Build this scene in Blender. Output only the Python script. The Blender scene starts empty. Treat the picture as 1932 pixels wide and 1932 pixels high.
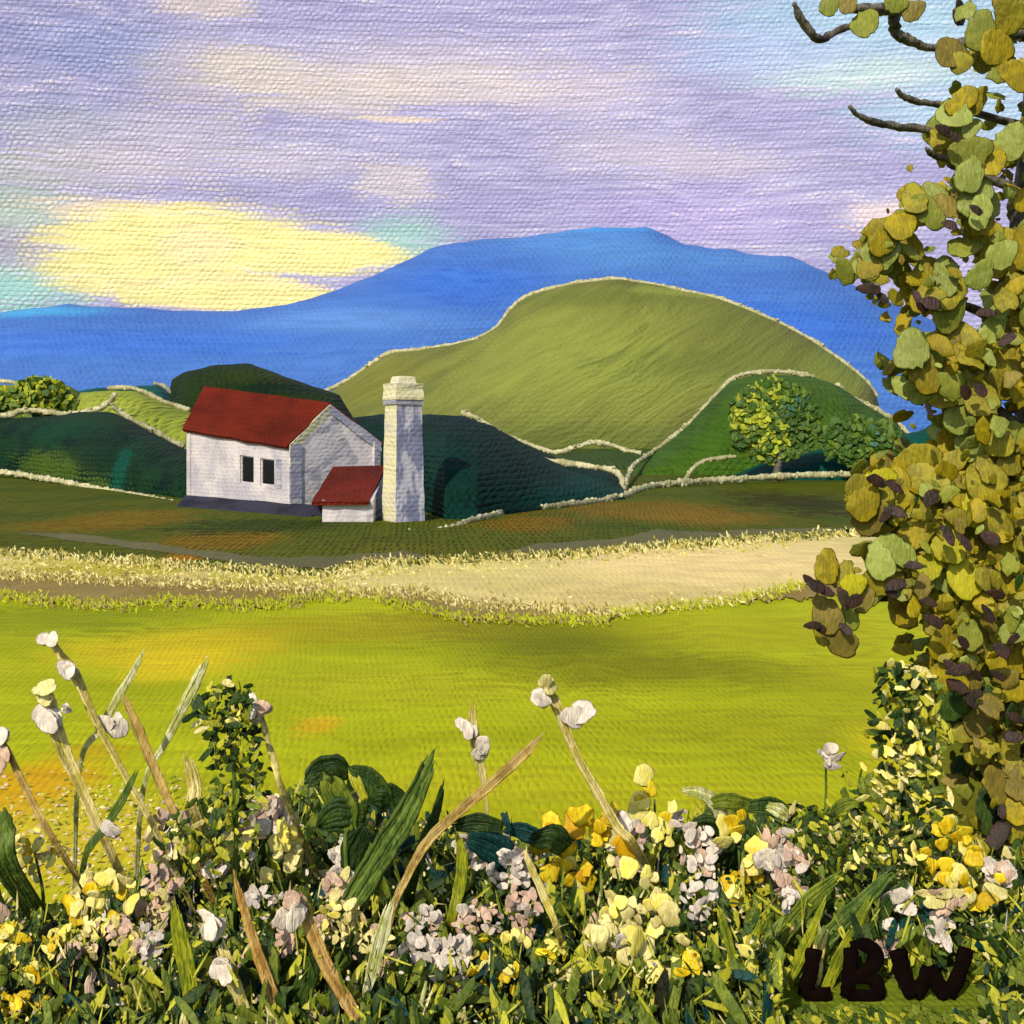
import bpy, math, random
import numpy as np
from mathutils import Vector, Matrix, noise as mnoise

random.seed(7); rng = np.random.default_rng(7)
sc = bpy.context.scene
COL = sc.collection

# ------------------------------------------------------------------ camera
F, CX, HZ, H = 2071.0, 966.0, 820.0, 2.6          # layout units: a 1932 px wide sheet, eye height in metres
cam_d = bpy.data.cameras.new('camera'); cam = bpy.data.objects.new('camera', cam_d); COL.objects.link(cam)
cam.location = (0, 0, H); cam.rotation_euler = (math.radians(90), 0, 0)
cam_d.sensor_width = 36; cam_d.lens = 36 * F / 1932
cam_d.shift_y = -(966 - HZ) / 1932
cam_d.clip_start = 0.05; cam_d.clip_end = 6000
sc.camera = cam
# ------------------------------------------------------------------ light
SUN = Vector((-0.34, -0.70, 0.63)).normalized()
w = bpy.data.worlds.new('World'); sc.world = w; w.use_nodes = True
wn = w.node_tree
sky = wn.nodes.new('ShaderNodeTexSky'); sky.sky_type = 'NISHITA'; sky.sun_disc = False
sky.sun_elevation = math.asin(SUN.z); sky.sun_rotation = math.atan2(SUN.x, SUN.y)
bg = wn.nodes['Background']; wn.links.new(sky.outputs[0], bg.inputs[0]); bg.inputs[1].default_value = 0.13
sun_d = bpy.data.lights.new('sun', 'SUN'); sun_d.energy = 3.7; sun_d.angle = math.radians(0.6); sun_d.color = (1, .93, .82)
sun = bpy.data.objects.new('sun', sun_d); COL.objects.link(sun)
sun.rotation_euler = (-SUN).to_track_quat('-Z', 'Y').to_euler()
sc.view_settings.view_transform = 'Standard'; sc.view_settings.look = 'None'
sc.cycles.max_bounces = 4; sc.cycles.diffuse_bounces = 2; sc.cycles.glossy_bounces = 2
sc.view_settings.exposure = 0.06; sc.view_settings.gamma = 1

# ------------------------------------------------------------------ helpers
def at(x, y, d): return Vector(((x - CX) / F * d, d, H + (HZ - y) / F * d))
def gd(y): return H * F / (y - HZ)                       # distance of the flat ground seen at height y
def lin(c):
    return tuple((v / 255 / 12.92 if v / 255 <= .04045 else ((v / 255 + .055) / 1.055) ** 2.4) for v in c)
def interp(pts, x):
    xs = [p[0] for p in pts]; ys = [p[1] for p in pts]
    return float(np.interp(x, xs, ys))
def nz(x, y=0, z=0): return mnoise.noise(Vector((x, y, z)))

def mesh_obj(name, verts, faces, mats, parent=None, midx=None, smooth=True):
    me = bpy.data.meshes.new(name)
    me.from_pydata([tuple(v) for v in verts], [], [tuple(f) for f in faces])
    for m in (mats if isinstance(mats, (list, tuple)) else [mats]): me.materials.append(m)
    if midx is not None: me.polygons.foreach_set('material_index', np.array(midx, dtype=np.int32))
    if smooth: me.polygons.foreach_set('use_smooth', np.ones(len(me.polygons), dtype=bool))
    me.update()
    o = bpy.data.objects.new(name, me); COL.objects.link(o)
    if parent: o.parent = parent
    return o
def tag(o, label=None, cat=None, group=None, kind=None):
    if label: o['label'] = label
    if cat: o['category'] = cat
    if group: o['group'] = group
    if kind: o['kind'] = kind
    return o
def thing(name, loc, label, cat, group=None):
    o = bpy.data.objects.new(name, None); COL.objects.link(o); o.location = loc; o.empty_display_size = .1
    return tag(o, label, cat, group)
def fix(o, root):                                         # geometry built in world space, carried by a moved root
    o.parent = root; o.matrix_parent_inverse = Matrix.Translation(-Vector(root.location))
    return o

# ------------------------------------------------------------------ materials
class N:
    def __init__(s, name):
        s.m = bpy.data.materials.new(name); s.m.use_nodes = True
        s.t = s.m.node_tree; s.b = s.t.nodes['Principled BSDF']
    def n(s, t, **k):
        o = s.t.nodes.new(t)
        for a, v in k.items(): setattr(o, a, v)
        return o
    def put(s, sock, v):
        if hasattr(v, 'is_output'): s.t.links.new(v, sock)
        else: sock.default_value = v
    def math(s, op, a, b=None, c=None, clamp=False):
        o = s.n('ShaderNodeMath', operation=op); o.use_clamp = clamp; s.put(o.inputs[0], a)
        if b is not None: s.put(o.inputs[1], b)
        if c is not None: s.put(o.inputs[2], c)
        return o.outputs[0]
    def vec(s, x, y, z=0.0):
        o = s.n('ShaderNodeCombineXYZ')
        for i, v in enumerate((x, y, z)): s.put(o.inputs[i], v)
        return o.outputs[0]
    def noise(s, v, scale=1., detail=2., rough=.5):
        o = s.n('ShaderNodeTexNoise'); s.put(o.inputs['Vector'], v)
        o.inputs['Scale'].default_value = scale; o.inputs['Detail'].default_value = detail; o.inputs['Roughness'].default_value = rough
        return o.outputs['Fac']
    def remap(s, v, a, b, c=0., d=1., smooth=True):
        o = s.n('ShaderNodeMapRange'); o.interpolation_type = 'SMOOTHSTEP' if smooth else 'LINEAR'
        s.put(o.inputs[0], v)
        for i, q in enumerate((a, b, c, d)): s.put(o.inputs[i + 1], q)
        return o.outputs[0]
    def mix(s, f, a, b, blend='MIX'):
        o = s.n('ShaderNodeMix', data_type='RGBA', blend_type=blend)
        s.put(o.inputs[0], f)
        for i, v in ((6, a), (7, b)):
            s.put(o.inputs[i], v if hasattr(v, 'is_output') else (*v, 1))
        return o.outputs[2]

def paint(name, base, alt=None, per=(1., 1.), axes='XZ', layers=(), streak=(14, 1.1), rot=0., weave=.5, brush=.6, grain=.35,
          depth=.3, rough=.6, spec=.02, altsize=(40, 7), altmix=(.42, .66), scumble=None, island=0., dry=.35, sharp=1.):
    """brushed, slightly woven paint film: colour patches of their own shape over a base, relief as bump.
    layers: (cx, cz, rx, rz, colour, softness, raggedness, opacity), centres and radii in metres"""
    k = N(name)
    tc = k.n('ShaderNodeTexCoord').outputs['Object']
    sp = k.n('ShaderNodeSeparateXYZ'); k.put(sp.inputs[0], tc)
    X = sp.outputs['X']; V = sp.outputs['Z' if axes == 'XZ' else 'Y']
    u = k.math('DIVIDE', X, per[0]); v = k.math('DIVIDE', V, per[1])
    uv = k.vec(u, v, k.math('MULTIPLY', sp.outputs['Y' if axes == 'XZ' else 'Z'], .15 / per[0]))
    c, s_ = math.cos(rot), math.sin(rot)
    # weave: bumps in rows, every second row set off by half a thread
    nn = k.n('ShaderNodeTexNoise'); k.put(nn.inputs['Vector'], uv); nn.inputs['Scale'].default_value = .3; nn.inputs['Detail'].default_value = 1
    sn = k.n('ShaderNodeSeparateXYZ'); k.put(sn.inputs[0], nn.outputs['Color'])
    v2 = k.math('ADD', v, k.math('MULTIPLY', k.math('SUBTRACT', sn.outputs['X'], .5), 1.1))
    row = k.math('FLOOR', v2)
    u2 = k.math('ADD', k.math('ADD', k.math('MULTIPLY', u, .8), k.math('MULTIPLY', row, .5)), k.math('MULTIPLY', k.math('SUBTRACT', sn.outputs['Y'], .5), 1.6))
    wv = k.math('MULTIPLY', k.math('ABSOLUTE', k.math('SINE', k.math('MULTIPLY', u2, math.pi))), k.math('ABSOLUTE', k.math('SINE', k.math('MULTIPLY', v2, math.pi))))
    wv = k.math('MULTIPLY', wv, k.remap(sn.outputs['Z'], .35, .6, .45, 1.))
    # brush streaks
    ur = k.math('ADD', k.math('MULTIPLY', u, c), k.math('MULTIPLY', v, s_))
    vr = k.math('SUBTRACT', k.math('MULTIPLY', v, c), k.math('MULTIPLY', u, s_))
    wob = k.math('MULTIPLY', k.math('SUBTRACT', k.noise(uv, .05, 1), .5), 6.0)
    vr = k.math('ADD', vr, wob)
    st = k.noise(k.vec(k.math('DIVIDE', ur, streak[0]), k.math('DIVIDE', vr, streak[1]), wob), 1, 2, .6)
    fine = k.noise(uv, 1.6, 1, .6)
    big = k.noise(k.vec(k.math('DIVIDE', ur, altsize[0]), k.math('DIVIDE', vr, altsize[1])), 1, 3, .62)
    col = base
    f0 = k.math('ADD', big, k.math('MULTIPLY', k.math('SUBTRACT', st, .5), .5))
    f0 = k.math('ADD', f0, k.math('MULTIPLY', k.math('SUBTRACT', wv, .5), .10 * dry))
    if alt: col = k.mix(k.remap(f0, *altmix), base, alt)
    jit = k.math('SUBTRACT', k.math('MULTIPLY', k.math('SUBTRACT', st, .5), 1.8), k.math('MULTIPLY', k.math('SUBTRACT', wv, .4), dry))
    jit = k.math('ADD', jit, k.math('MULTIPLY', k.math('SUBTRACT', big, .5), 2.2))
    jit = k.math('ADD', jit, k.math('MULTIPLY', k.math('SUBTRACT', fine, .5), dry))
    for (cx, cz, rx, rz, lc, soft, rag, op) in layers:
        a = k.math('DIVIDE', k.math('SUBTRACT', X, cx), rx); b = k.math('DIVIDE', k.math('SUBTRACT', V, cz), rz)
        d = k.math('SQRT', k.math('ADD', k.math('MULTIPLY', a, a), k.math('MULTIPLY', b, b)))
        d = k.math('ADD', d, k.math('MULTIPLY', jit, rag))
        col = k.mix(k.remap(d, 1 + soft * sharp, 1 - soft * sharp, 0., op), col, lc)
    if scumble:                                            # broken flecks of a second colour caught on the raised threads
        f1 = k.math('ADD', k.math('MULTIPLY', k.math('SUBTRACT', st, .5), 2.), k.math('MULTIPLY', k.math('SUBTRACT', fine, .5), 1.6))
        f1 = k.math('ADD', f1, k.math('ADD', k.math('MULTIPLY', k.math('SUBTRACT', big, .5), 1.6), k.math('MULTIPLY', wv, .5)))
        col = k.mix(k.remap(f1, scumble[1], scumble[1] + .3, 0., scumble[2]), col, scumble[0])
    if island:
        g = k.n('ShaderNodeNewGeometry').outputs['Random Per Island']
        col = k.mix(1., col, k.mix(g, (1 - island,) * 3, (1 + island * .6,) * 3), 'MULTIPLY')
    # pigment unevenness
    col = k.mix(1., col, k.mix(k.remap(st, .3, .7), (.86, .86, .88), (1.10, 1.09, 1.06)), 'MULTIPLY')
    k.put(k.b.inputs['Base Color'], col)
    h = k.math('MULTIPLY', wv, weave)
    h = k.math('MULTIPLY_ADD', st, brush, h); h = k.math('MULTIPLY_ADD', fine, grain, h)
    bp = k.n('ShaderNodeBump'); bp.inputs['Strength'].default_value = 1.0
    bp.inputs['Distance'].default_value = depth * per[0]; k.put(bp.inputs['Height'], h)
    k.put(k.b.inputs['Normal'], bp.outputs[0])
    k.b.inputs['Roughness'].default_value = rough; k.b.inputs['Specular IOR Level'].default_value = spec
    return k.m

def P(d): return 10.0 / F * d                              # thread pitch of the paint relief at distance d
def E(x, y, rx, ry, d, col, soft=.35, rag=.5, op=1.):      # a colour patch on something that stands at distance d
    c = at(x, y, d); return (c.x, c.z, rx / F * d, ry / F * d, lin(col), soft, rag, op)
def G(x, y, rx, ry, col, soft=.35, rag=.5, op=1.):         # a colour patch lying on the ground
    d = gd(y); d2 = gd(max(y - ry, HZ + 12)); d1 = gd(y + ry)
    return ((x - CX) / F * d, (d1 + d2) / 2, rx / F * d, (d2 - d1) / 2, lin(col), soft, rag, op)

# ------------------------------------------------------------------ sky sheet, far behind everything
SD = 1400.0
lav, lav2, cream, yel, cyan = (160, 156, 198), (174, 170, 206), (214, 203, 196), (247, 233, 156), (140, 200, 222)
sky_layers = [
    E(90, 60, 420, 260, SD, (146, 146, 190), .8, .5, .55),
    E(240, 130, 130, 60, SD, (125, 145, 195), .6, .8, .4),
    E(410, 30, 90, 45, SD, (212, 198, 190), .4, .8, .75),
    E(420, 165, 130, 70, SD, (206, 195, 190), .4, .9, .4),
    E(500, 160, 105, 45, SD, (214, 202, 178), .35, .9, .6),
    E(800, 150, 330, 55, SD, (208, 198, 204), .5, 1., .5),
    E(830, 180, 200, 34, SD, (214, 202, 196), .4, 1., .55),
    E(640, 205, 130, 40, SD, (212, 200, 194), .4, 1., .55),
    E(760, 243, 75, 8, SD, (230, 210, 190), .25, 1., .8),
    E(330, 300, 210, 65, SD, (214, 204, 206), .4, 1.2, .38),
    E(560, 320, 140, 40, SD, (206, 198, 208), .4, 1.2, .5),
    E(760, 350, 70, 38, SD, (214, 204, 198), .35, 1.3, .6),
    E(190, 350, 200, 40, SD, (210, 200, 206), .4, 1.2, .45),
    E(160, 260, 110, 40, SD, (152, 165, 188), .6, .8, .3),
    E(1180, 300, 160, 40, SD, (204, 194, 208), .5, 1.2, .5),
    E(1330, 330, 150, 30, SD, (206, 196, 206), .4, 1.2, .5),
    E(1100, 200, 150, 50, SD, (210, 198, 206), .5, 1.2, .55),
    E(1320, 420, 200, 60, SD, (176, 164, 214), .7, .6, .7),
    E(1640, 425, 80, 30, SD, (226, 206, 206), .5, .8, .8),
    E(1580, 70, 280, 60, SD, (148, 188, 214), .6, .6, .7),
    E(1700, 120, 240, 90, SD, (164, 196, 216), .6, .6, .75),
    E(1580, 175, 190, 34, SD, (190, 212, 212), .5, .9, .8),
    E(1790, 250, 190, 60, SD, (166, 198, 220), .6, .6, .75),
    E(1420, 130, 160, 50, SD, (168, 186, 222), .7, .7, .7),
    E(60, 470, 190, 130, SD, (178, 186, 178), .45, .7, .7),
    E(30, 560, 210, 50, SD, (150, 202, 196), .5, .7, .9),
    E(90, 420, 170, 34, SD, (172, 190, 182), .6, .8, .7),
    E(90, 500, 120, 34, SD, (172, 166, 190), .5, .8, .7),
    E(280, 420, 150, 26, SD, (234, 214, 190), .35, .9, .9),
    E(760, 470, 90, 44, SD, (156, 196, 192), .6, .7, .9),
    E(390, 480, 240, 75, SD, yel, .3, .45, 1.),
    E(300, 535, 190, 42, SD, yel, .35, .5, .9),
    E(600, 490, 165, 44, SD, yel, .3, .42, 1.),
    E(440, 560, 190, 30, SD, (248, 228, 168), .25, .6, .9),
    E(470, 572, 220, 24, SD, yel, .35, .4, .9),
    E(400, 480, 55, 40, SD, (248, 224, 176), .5, .9, .7),
]
m_sky = paint('sky_paint', lin(lav), lin(lav2), (P(SD), P(SD) * .85), layers=sky_layers, weave=.5, brush=.75, grain=.45,
              depth=.20, rough=.42, spec=.25, altsize=(60, 9), dry=.5, sharp=.8, scumble=(lin((218, 207, 204)), .66, .7))
nx, nzr = 120, 50
V_ = []; Fc = []
for j in range(nzr + 1):
    for i in range(nx + 1):
        X = -1800 + 3600 * i / nx; V_.append((X, SD - X * X / 6000 - 40, -30 + 1250 * j / nzr))
for j in range(nzr):
    for i in range(nx):
        a = j * (nx + 1) + i; Fc.append((a, a + 1, a + nx + 2, a + nx + 1))
tag(mesh_obj('sky', V_, Fc, m_sky), kind='structure')

# ------------------------------------------------------------------ ground
m_ground = paint('ground_far', lin((70, 88, 30)), lin((52, 74, 28)), (1.2, 3), 'XY', depth=.2)
tag(mesh_obj('ground', [(-2500, -60, 0), (2500, -60, 0), (2500, 1330, 0), (-2500, 1330, 0)], [(0, 1, 2, 3)], m_ground), kind='structure')

def sheet(name, top, bot, mat, lift, x0=-400, x1=2340, step=7, rows=10, rag=5., ragf=.02, seed=0):
    """strip of ground between two boundaries; ragged edges; lies `lift` above the ground"""
    xs = np.arange(x0, x1 + step, step); V_ = []; Fc = []; n = len(xs)
    for j in range(rows + 1):
        t = j / rows
        for x in xs:
            yt = interp(top, x) + rag * (nz(x * ragf, seed + .3) + .6 * nz(x * ragf * 4, seed + 5.3))
            yb = interp(bot, x) + rag * (nz(x * ragf, seed + 9.7) + .8 * nz(x * ragf * 4, seed + 3.1))
            dt, db = gd(max(yt, HZ + 20)), gd(yb)
            d = 1 / ((1 - t) / dt + t / db)
            V_.append(((x - CX) / F * d, d, lift + .0 * t))
    for j in range(rows):
        for i in range(n - 1):
            a = j * n + i; Fc.append((a + n, a + n + 1, a + 1, a))
    return tag(mesh_obj(name, V_, Fc, mat), kind='structure')

fld = [
    G(1060, 1215, 200, 44, (104, 110, 10), .8, .35, .9), G(960, 1180, 130, 26, (112, 116, 14), .8, .4, .8), G(1230, 1262, 230, 26, (118, 120, 10), .8, .4, .8), G(1250, 1270, 240, 30, (132, 132, 14), .7, .7, .7),  # dark olive patches: soft shadow put into the field colour
    G(900, 1180, 160, 30, (128, 128, 20), .7, .6, .7), G(640, 1190, 260, 30, (158, 140, 18), .6, .7, .6),
    G(330, 1225, 210, 34, (206, 180, 26), .6, .7, .75), G(140, 1165, 230, 36, (130, 140, 14), .6, .7, .8),
    G(330, 1260, 100, 30, (222, 192, 30), .6, .8, .7),
    G(1450, 1380, 300, 40, (150, 148, 18), .7, .7, .6), G(700, 1300, 260, 26, (168, 164, 24), .6, .8, .6),
    G(600, 1370, 40, 18, (216, 170, 30), .5, .8, .7), G(30, 1510, 110, 80, (214, 160, 24), .6, .6, .85),
    G(160, 1590, 260, 90, (214, 190, 50), .6, .7, .8), G(1400, 1190, 260, 30, (168, 160, 20), .6, .8, .6),
    G(900, 1500, 500, 50, (184, 178, 26), .6, .8, .6), G(1750, 1300, 200, 60, (166, 160, 20), .6, .8, .6),
    G(1820, 1500, 130, 110, (222, 200, 30), .5, .6, .95),
]
m_field = paint('field_paint', lin((174, 178, 20)), lin((154, 160, 14)), (.055, .20), 'XY', fld, streak=(22, .9), weave=.75, brush=.7, grain=.55,
                depth=.2, rough=.6, spec=.02, altsize=(60, 10), dry=.4)
sheet('field', [(-400, 1060), (2340, 1060)], [(-400, 1780), (2340, 1780)], m_field, .004, rows=24, rag=2)
mead = [
    G(210, 985, 150, 22, (122, 96, 12), .6, .6, .8), G(420, 1020, 110, 18, (126, 96, 10), .6, .7, .8), G(330, 1058, 40, 14, (160, 104, 8), .5, .7, .9),
    G(1000, 985, 90, 16, (124, 92, 12), .6, .8, .8), G(1210, 965, 170, 18, (120, 96, 16), .6, .9, .85), G(1330, 975, 140, 14, (126, 98, 22), .6, .9, .8),
    G(1540, 955, 120, 26, (48, 48, 12), .5, .9, .8), G(500, 992, 170, 14, (48, 62, 12), .6, .7, .85), G(720, 1010, 130, 16, (80, 88, 14), .6, .7, .8),
    G(860, 1040, 200, 14, (92, 92, 10), .6, .7, .7),
]
m_mead = paint('meadow_paint', lin((84, 90, 12)), lin((68, 82, 10)), (.13, .9), 'XY', mead, streak=(16, 1.), weave=.9, brush=.6, grain=.7, depth=.55, altsize=(30, 6), dry=1., sharp=.5)
sheet('meadow', [(-400, 842), (0, 855), (800, 880), (1200, 860), (1700, 850), (2340, 850)],
      [(-400, 1050), (0, 1050), (200, 1062), (400, 1082), (600, 1086), (900, 1070), (1200, 1045), (1640, 1015), (2340, 990)], m_mead, .010, rows=16, rag=3)
m_grey_shade = paint('grey_shade_paint', lin((104, 100, 66)), lin((92, 92, 56)), (.1, .7), 'XY', depth=.22, altsize=(20, 5))  # grey-brown strips above the sand: shade painted as ground sheets
sheet('grey_shade_strip', [(40, 1004), (150, 1008), (330, 1032), (480, 1052), (620, 1050), (760, 1042), (800, 1050)],
      [(40, 1007), (150, 1022), (330, 1046), (480, 1068), (620, 1074), (760, 1056), (800, 1052)], m_grey_shade, .016, 40, 800, 5, 3, 3, seed=2)
sheet('grey_shade_strip', [(940, 1044), (1000, 1030), (1150, 1020), (1240, 1000), (1330, 1004), (1450, 1000), (1640, 996)],
      [(940, 1048), (1000, 1052), (1150, 1044), (1240, 1044), (1330, 1036), (1450, 1024), (1640, 1018)], m_grey_shade, .016, 940, 1640, 5, 3, 4, seed=8)
sand = [G(1350, 1065, 330, 40, (234, 208, 138), .5, .4, .95), G(300, 1075, 330, 18, (196, 182, 96), .5, .9, .7), G(150, 1080, 160, 22, (176, 160, 34), .4, 1.2, .8),
        G(480, 1098, 120, 12, (176, 168, 44), .4, 1.2, .8), G(860, 1075, 170, 16, (222, 206, 120), .6, .8, .7), G(1200, 1130, 160, 20, (214, 190, 118), .5, .9, .7)]
m_sand = paint('sand_paint', lin((218, 198, 124)), lin((206, 188, 112)), (.1, .6), 'XY', sand, streak=(12, 1.2), weave=.5, brush=.8, grain=.5, depth=.22, altsize=(24, 5))
sheet('sand_path', [(-400, 1030), (0, 1042), (120, 1046), (300, 1062), (420, 1078), (600, 1086), (680, 1066), (900, 1060), (1000, 1052), (1200, 1036), (1400, 1022), (1640, 1008), (2340, 960)],
      [(-400, 1078), (0, 1082), (200, 1098), (400, 1116), (600, 1114), (760, 1122), (850, 1142), (1000, 1146), (1150, 1160), (1250, 1148), (1400, 1132), (1520, 1104), (1700, 1075), (2340, 1030)],
      m_sand, .022, step=4, rows=10, rag=9, ragf=.04, seed=4)
m_brown = paint('brown_shade_paint', lin((146, 126, 70)), lin((132, 112, 58)), (.09, .6), 'XY', depth=.22, altsize=(20, 5))  # brown strips: shadow under the sand path, laid on as coloured ground
sheet('brown_shade_strip', [(-400, 1084), (0, 1086), (200, 1098), (400, 1108), (520, 1112), (660, 1122)], [(-400, 1122), (0, 1124), (180, 1146), (330, 1138), (470, 1146), (660, 1128)], m_brown, .028, -400, 660, 3, 4, 10, .05, seed=5)
sheet('brown_shade_strip', [(700, 1124), (790, 1122), (860, 1140), (1000, 1150), (1150, 1156), (1170, 1160)], [(700, 1130), (790, 1150), (860, 1168), (1000, 1174), (1150, 1174), (1170, 1166)], m_brown, .028, 700, 1170, 3, 4, 8, .05, seed=6)
sheet('brown_shade_strip', [(1380, 1136), (1500, 1106), (1620, 1100)], [(1380, 1140), (1500, 1134), (1620, 1122)], m_brown, .028, 1380, 1620, 3, 4, 8, .05, seed=7)

bedl = [G(80, 1600, 160, 60, (196, 160, 24), .5, .6, .9), G(1780, 1560, 150, 90, (190, 172, 26), .5, .7, .8), G(640, 1800, 200, 90, (22, 44, 14), .5, .7, .8), G(1300, 1850, 300, 60, (74, 84, 14), .6, .8, .7), G(1690, 1860, 240, 110, (118, 132, 34), .6, .5, .9)]
m_bed = paint('bed_paint', lin((74, 88, 18)), lin((48, 66, 18)), (.03, .06), 'XY', bedl, streak=(6, 2), depth=.35, altsize=(16, 8))
sheet('flower_bed', [(-400, 1720), (100, 1710), (300, 1650), (420, 1590), (560, 1580), (900, 1590), (1100, 1590), (1600, 1580), (2340, 1560)], [(-400, 2500), (2340, 2500)], m_bed, .012, rows=16, rag=8, ragf=.03)

# ------------------------------------------------------------------ hills
def hill(name, ridge, foot, mat, back=.25, step=6, rag=1.5, over=12, power=.75, kw=13):
    """mound whose crest runs along `ridge` (x, height, distance) and whose near foot is `foot` (x, distance)"""
    x0, x1 = ridge[0][0], ridge[-1][0]
    xs = np.arange(x0, x1 + step, step); n = len(xs); V_ = []; Fc = []
    YS = np.array([interp([(r[0], r[1]) for r in ridge], x) for x in xs]); pad = np.pad(YS, kw, mode='edge'); YB = np.convolve(pad, np.hanning(2 * kw + 1) / np.hanning(2 * kw + 1).sum(), 'valid')
    T = [-1, -.97, -.9, -.8, -.66, -.5, -.34, -.18, -.06, 0, .08, .25, .5, .75, 1]
    for t in T:
        for ii, x in enumerate(xs):
            y = YB[ii] + (YS[ii] - YB[ii]) * max(0, 1 + min(t, 0) * 3) + rag * max(0, 1 + min(t, 0) * 3) * (nz(x * .03, 1.1 + x0) + .7 * nz(x * .11, 4.2))
            d = interp([(r[0], r[2]) for r in ridge], x); fd = interp(foot, x)
            if x == xs[0] or x == xs[-1]: y = max(y, HZ + H * F / d)
            top = at(x, y, d); zt = max(top.z, .02)
            if t <= 0:
                dd = d + t * (d - fd); z = zt * (1 - (-t) ** 1.9) ** power
            else:
                dd = d + t * d * back; z = zt * (1 - t * t)
            z += .012 * zt * nz(x * .02, dd * .3, 3.) * (1 - abs(t))
            V_.append(((x - CX) / F * dd, dd, z - (.05 if abs(t) == 1 else 0)))
    for j in range(len(T) - 1):
        for i in range(n - 1):
            a = j * n + i; Fc.append((a, a + 1, a + n + 1, a + n))
    return tag(mesh_obj(name, V_, Fc, mat), kind='structure')

MD = 620.
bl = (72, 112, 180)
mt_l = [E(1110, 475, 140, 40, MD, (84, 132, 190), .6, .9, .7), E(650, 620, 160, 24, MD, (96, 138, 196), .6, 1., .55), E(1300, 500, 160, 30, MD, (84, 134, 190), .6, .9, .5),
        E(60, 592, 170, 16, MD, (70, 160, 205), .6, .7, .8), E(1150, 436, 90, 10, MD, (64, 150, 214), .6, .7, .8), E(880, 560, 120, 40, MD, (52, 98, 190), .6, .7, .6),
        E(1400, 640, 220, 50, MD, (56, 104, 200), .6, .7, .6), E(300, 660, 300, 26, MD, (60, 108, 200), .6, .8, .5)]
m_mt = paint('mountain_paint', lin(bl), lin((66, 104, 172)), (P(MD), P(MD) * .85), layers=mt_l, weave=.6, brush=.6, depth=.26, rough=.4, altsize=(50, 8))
rm = [(-700, 640), (-200, 612), (0, 592), (60, 582), (130, 575), (250, 582), (340, 587), (440, 588), (520, 578), (600, 562), (680, 530), (740, 505), (800, 475), (860, 458), (930, 452), (1000, 447), (1080, 436), (1130, 430),
      (1180, 432), (1225, 431), (1255, 443), (1290, 462), (1340, 469), (1385, 470), (1410, 480), (1450, 486), (1490, 484), (1530, 502), (1570, 520), (1650, 555), (1750, 600), (1850, 640), (2000, 680), (2400, 740), (2700, 790)]
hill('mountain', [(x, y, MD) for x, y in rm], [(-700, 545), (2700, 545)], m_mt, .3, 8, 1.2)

BD = 230.
bh_l = [E(1150, 690, 190, 110, BD, (128, 136, 60), .6, .8, .85), E(1000, 720, 150, 70, BD, (128, 136, 62), .6, .9, .7), E(1420, 640, 180, 60, BD, (104, 110, 54), .6, .8, .7),
        E(1300, 700, 150, 30, BD, (96, 106, 50), .6, .9, .7), E(1150, 835, 260, 26, BD, (100, 108, 50), .6, .7, .8), E(1130, 575, 150, 16, BD, (100, 108, 50), .6, .7, .7),
        E(720, 720, 90, 40, BD, (116, 116, 52), .6, .8, .8), E(1290, 556, 120, 12, BD, (132, 142, 62), .5, .7, .8), E(1560, 700, 80, 40, BD, (120, 132, 60), .6, .7, .7)]
m_bh = paint('green_hill_paint', lin((112, 116, 58)), lin((98, 102, 52)), (P(BD), P(BD) * .85), layers=bh_l, streak=(16, 1.), rot=.6, weave=.2, brush=1.25, depth=.36, altsize=(26, 5))
rb = [(590, 838), (615, 745), (660, 716), (700, 688), (738, 666), (790, 661), (850, 652), (900, 640), (938, 618), (962, 586), (990, 562), (1040, 545), (1110, 532), (1170, 528), (1230, 537), (1290, 550),
      (1350, 563), (1400, 580), (1470, 610), (1530, 642), (1580, 676), (1630, 716), (1652, 742), (1660, 770), (1664, 842)]
hill('hill', [(x, y, BD) for x, y in rb], [(590, 203), (1664, 203)], m_bh, .2, 4, 1.0, power=.6, kw=5)

# dark wooded rise behind the cottage, teal rise, low slopes on the left
def hp(name, dark, alt, d, layers=(), **k):
    kw = dict(depth=.5, dry=1., sharp=.45, grain=.6); kw.update(k); return paint(name, lin(dark), lin(alt), (P(d), P(d) * .85), layers=layers, **kw)
m_c = hp('dark_rise_paint', (34, 50, 20), (22, 40, 26), 105, [E(520, 715, 70, 20, 105, (50, 60, 22), .6, .8, .7)], weave=.5, altsize=(10, 5))
hill('hill', [(308, 846, 105), (322, 718, 105), (345, 703, 105), (400, 690, 105), (470, 687, 105), (520, 704, 105), (580, 726, 105), (640, 744, 105), (700, 842, 105)], [(308, 90), (700, 90)], m_c, .2, 4, 1.5, power=.5)
m_d = hp('teal_rise_paint', (22, 84, 76), (28, 92, 64), 140, [E(250, 750, 60, 16, 140, (24, 60, 46), .6, .8, .7)], weave=.5, altsize=(10, 5))
hill('hill', [(110, 838, 140), (140, 738, 140), (200, 732, 140), (255, 728, 140), (300, 726, 140), (330, 752, 140), (360, 838, 140)], [(110, 120), (360, 120)], m_d, .2, 4, 1., power=.5)
m_e = hp('left_slope_paint', (92, 112, 34), (70, 96, 30), 118, [E(60, 740, 60, 30, 118, (136, 146, 40), .6, .9, .7)], weave=.5, altsize=(10, 5))
hill('hill', [(-500, 735, 118), (-100, 724, 118), (0, 727, 118), (60, 726, 118), (130, 728, 118), (180, 760, 118), (230, 842, 118)], [(-500, 95), (230, 95)], m_e, .2, 4, 1., power=.5)
m_f = hp('bright_slope_paint', (148, 158, 54), (132, 146, 48), 92, [E(290, 785, 80, 20, 92, (158, 166, 60), .6, .7, .7)], weave=.75, altsize=(14, 5))
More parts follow.
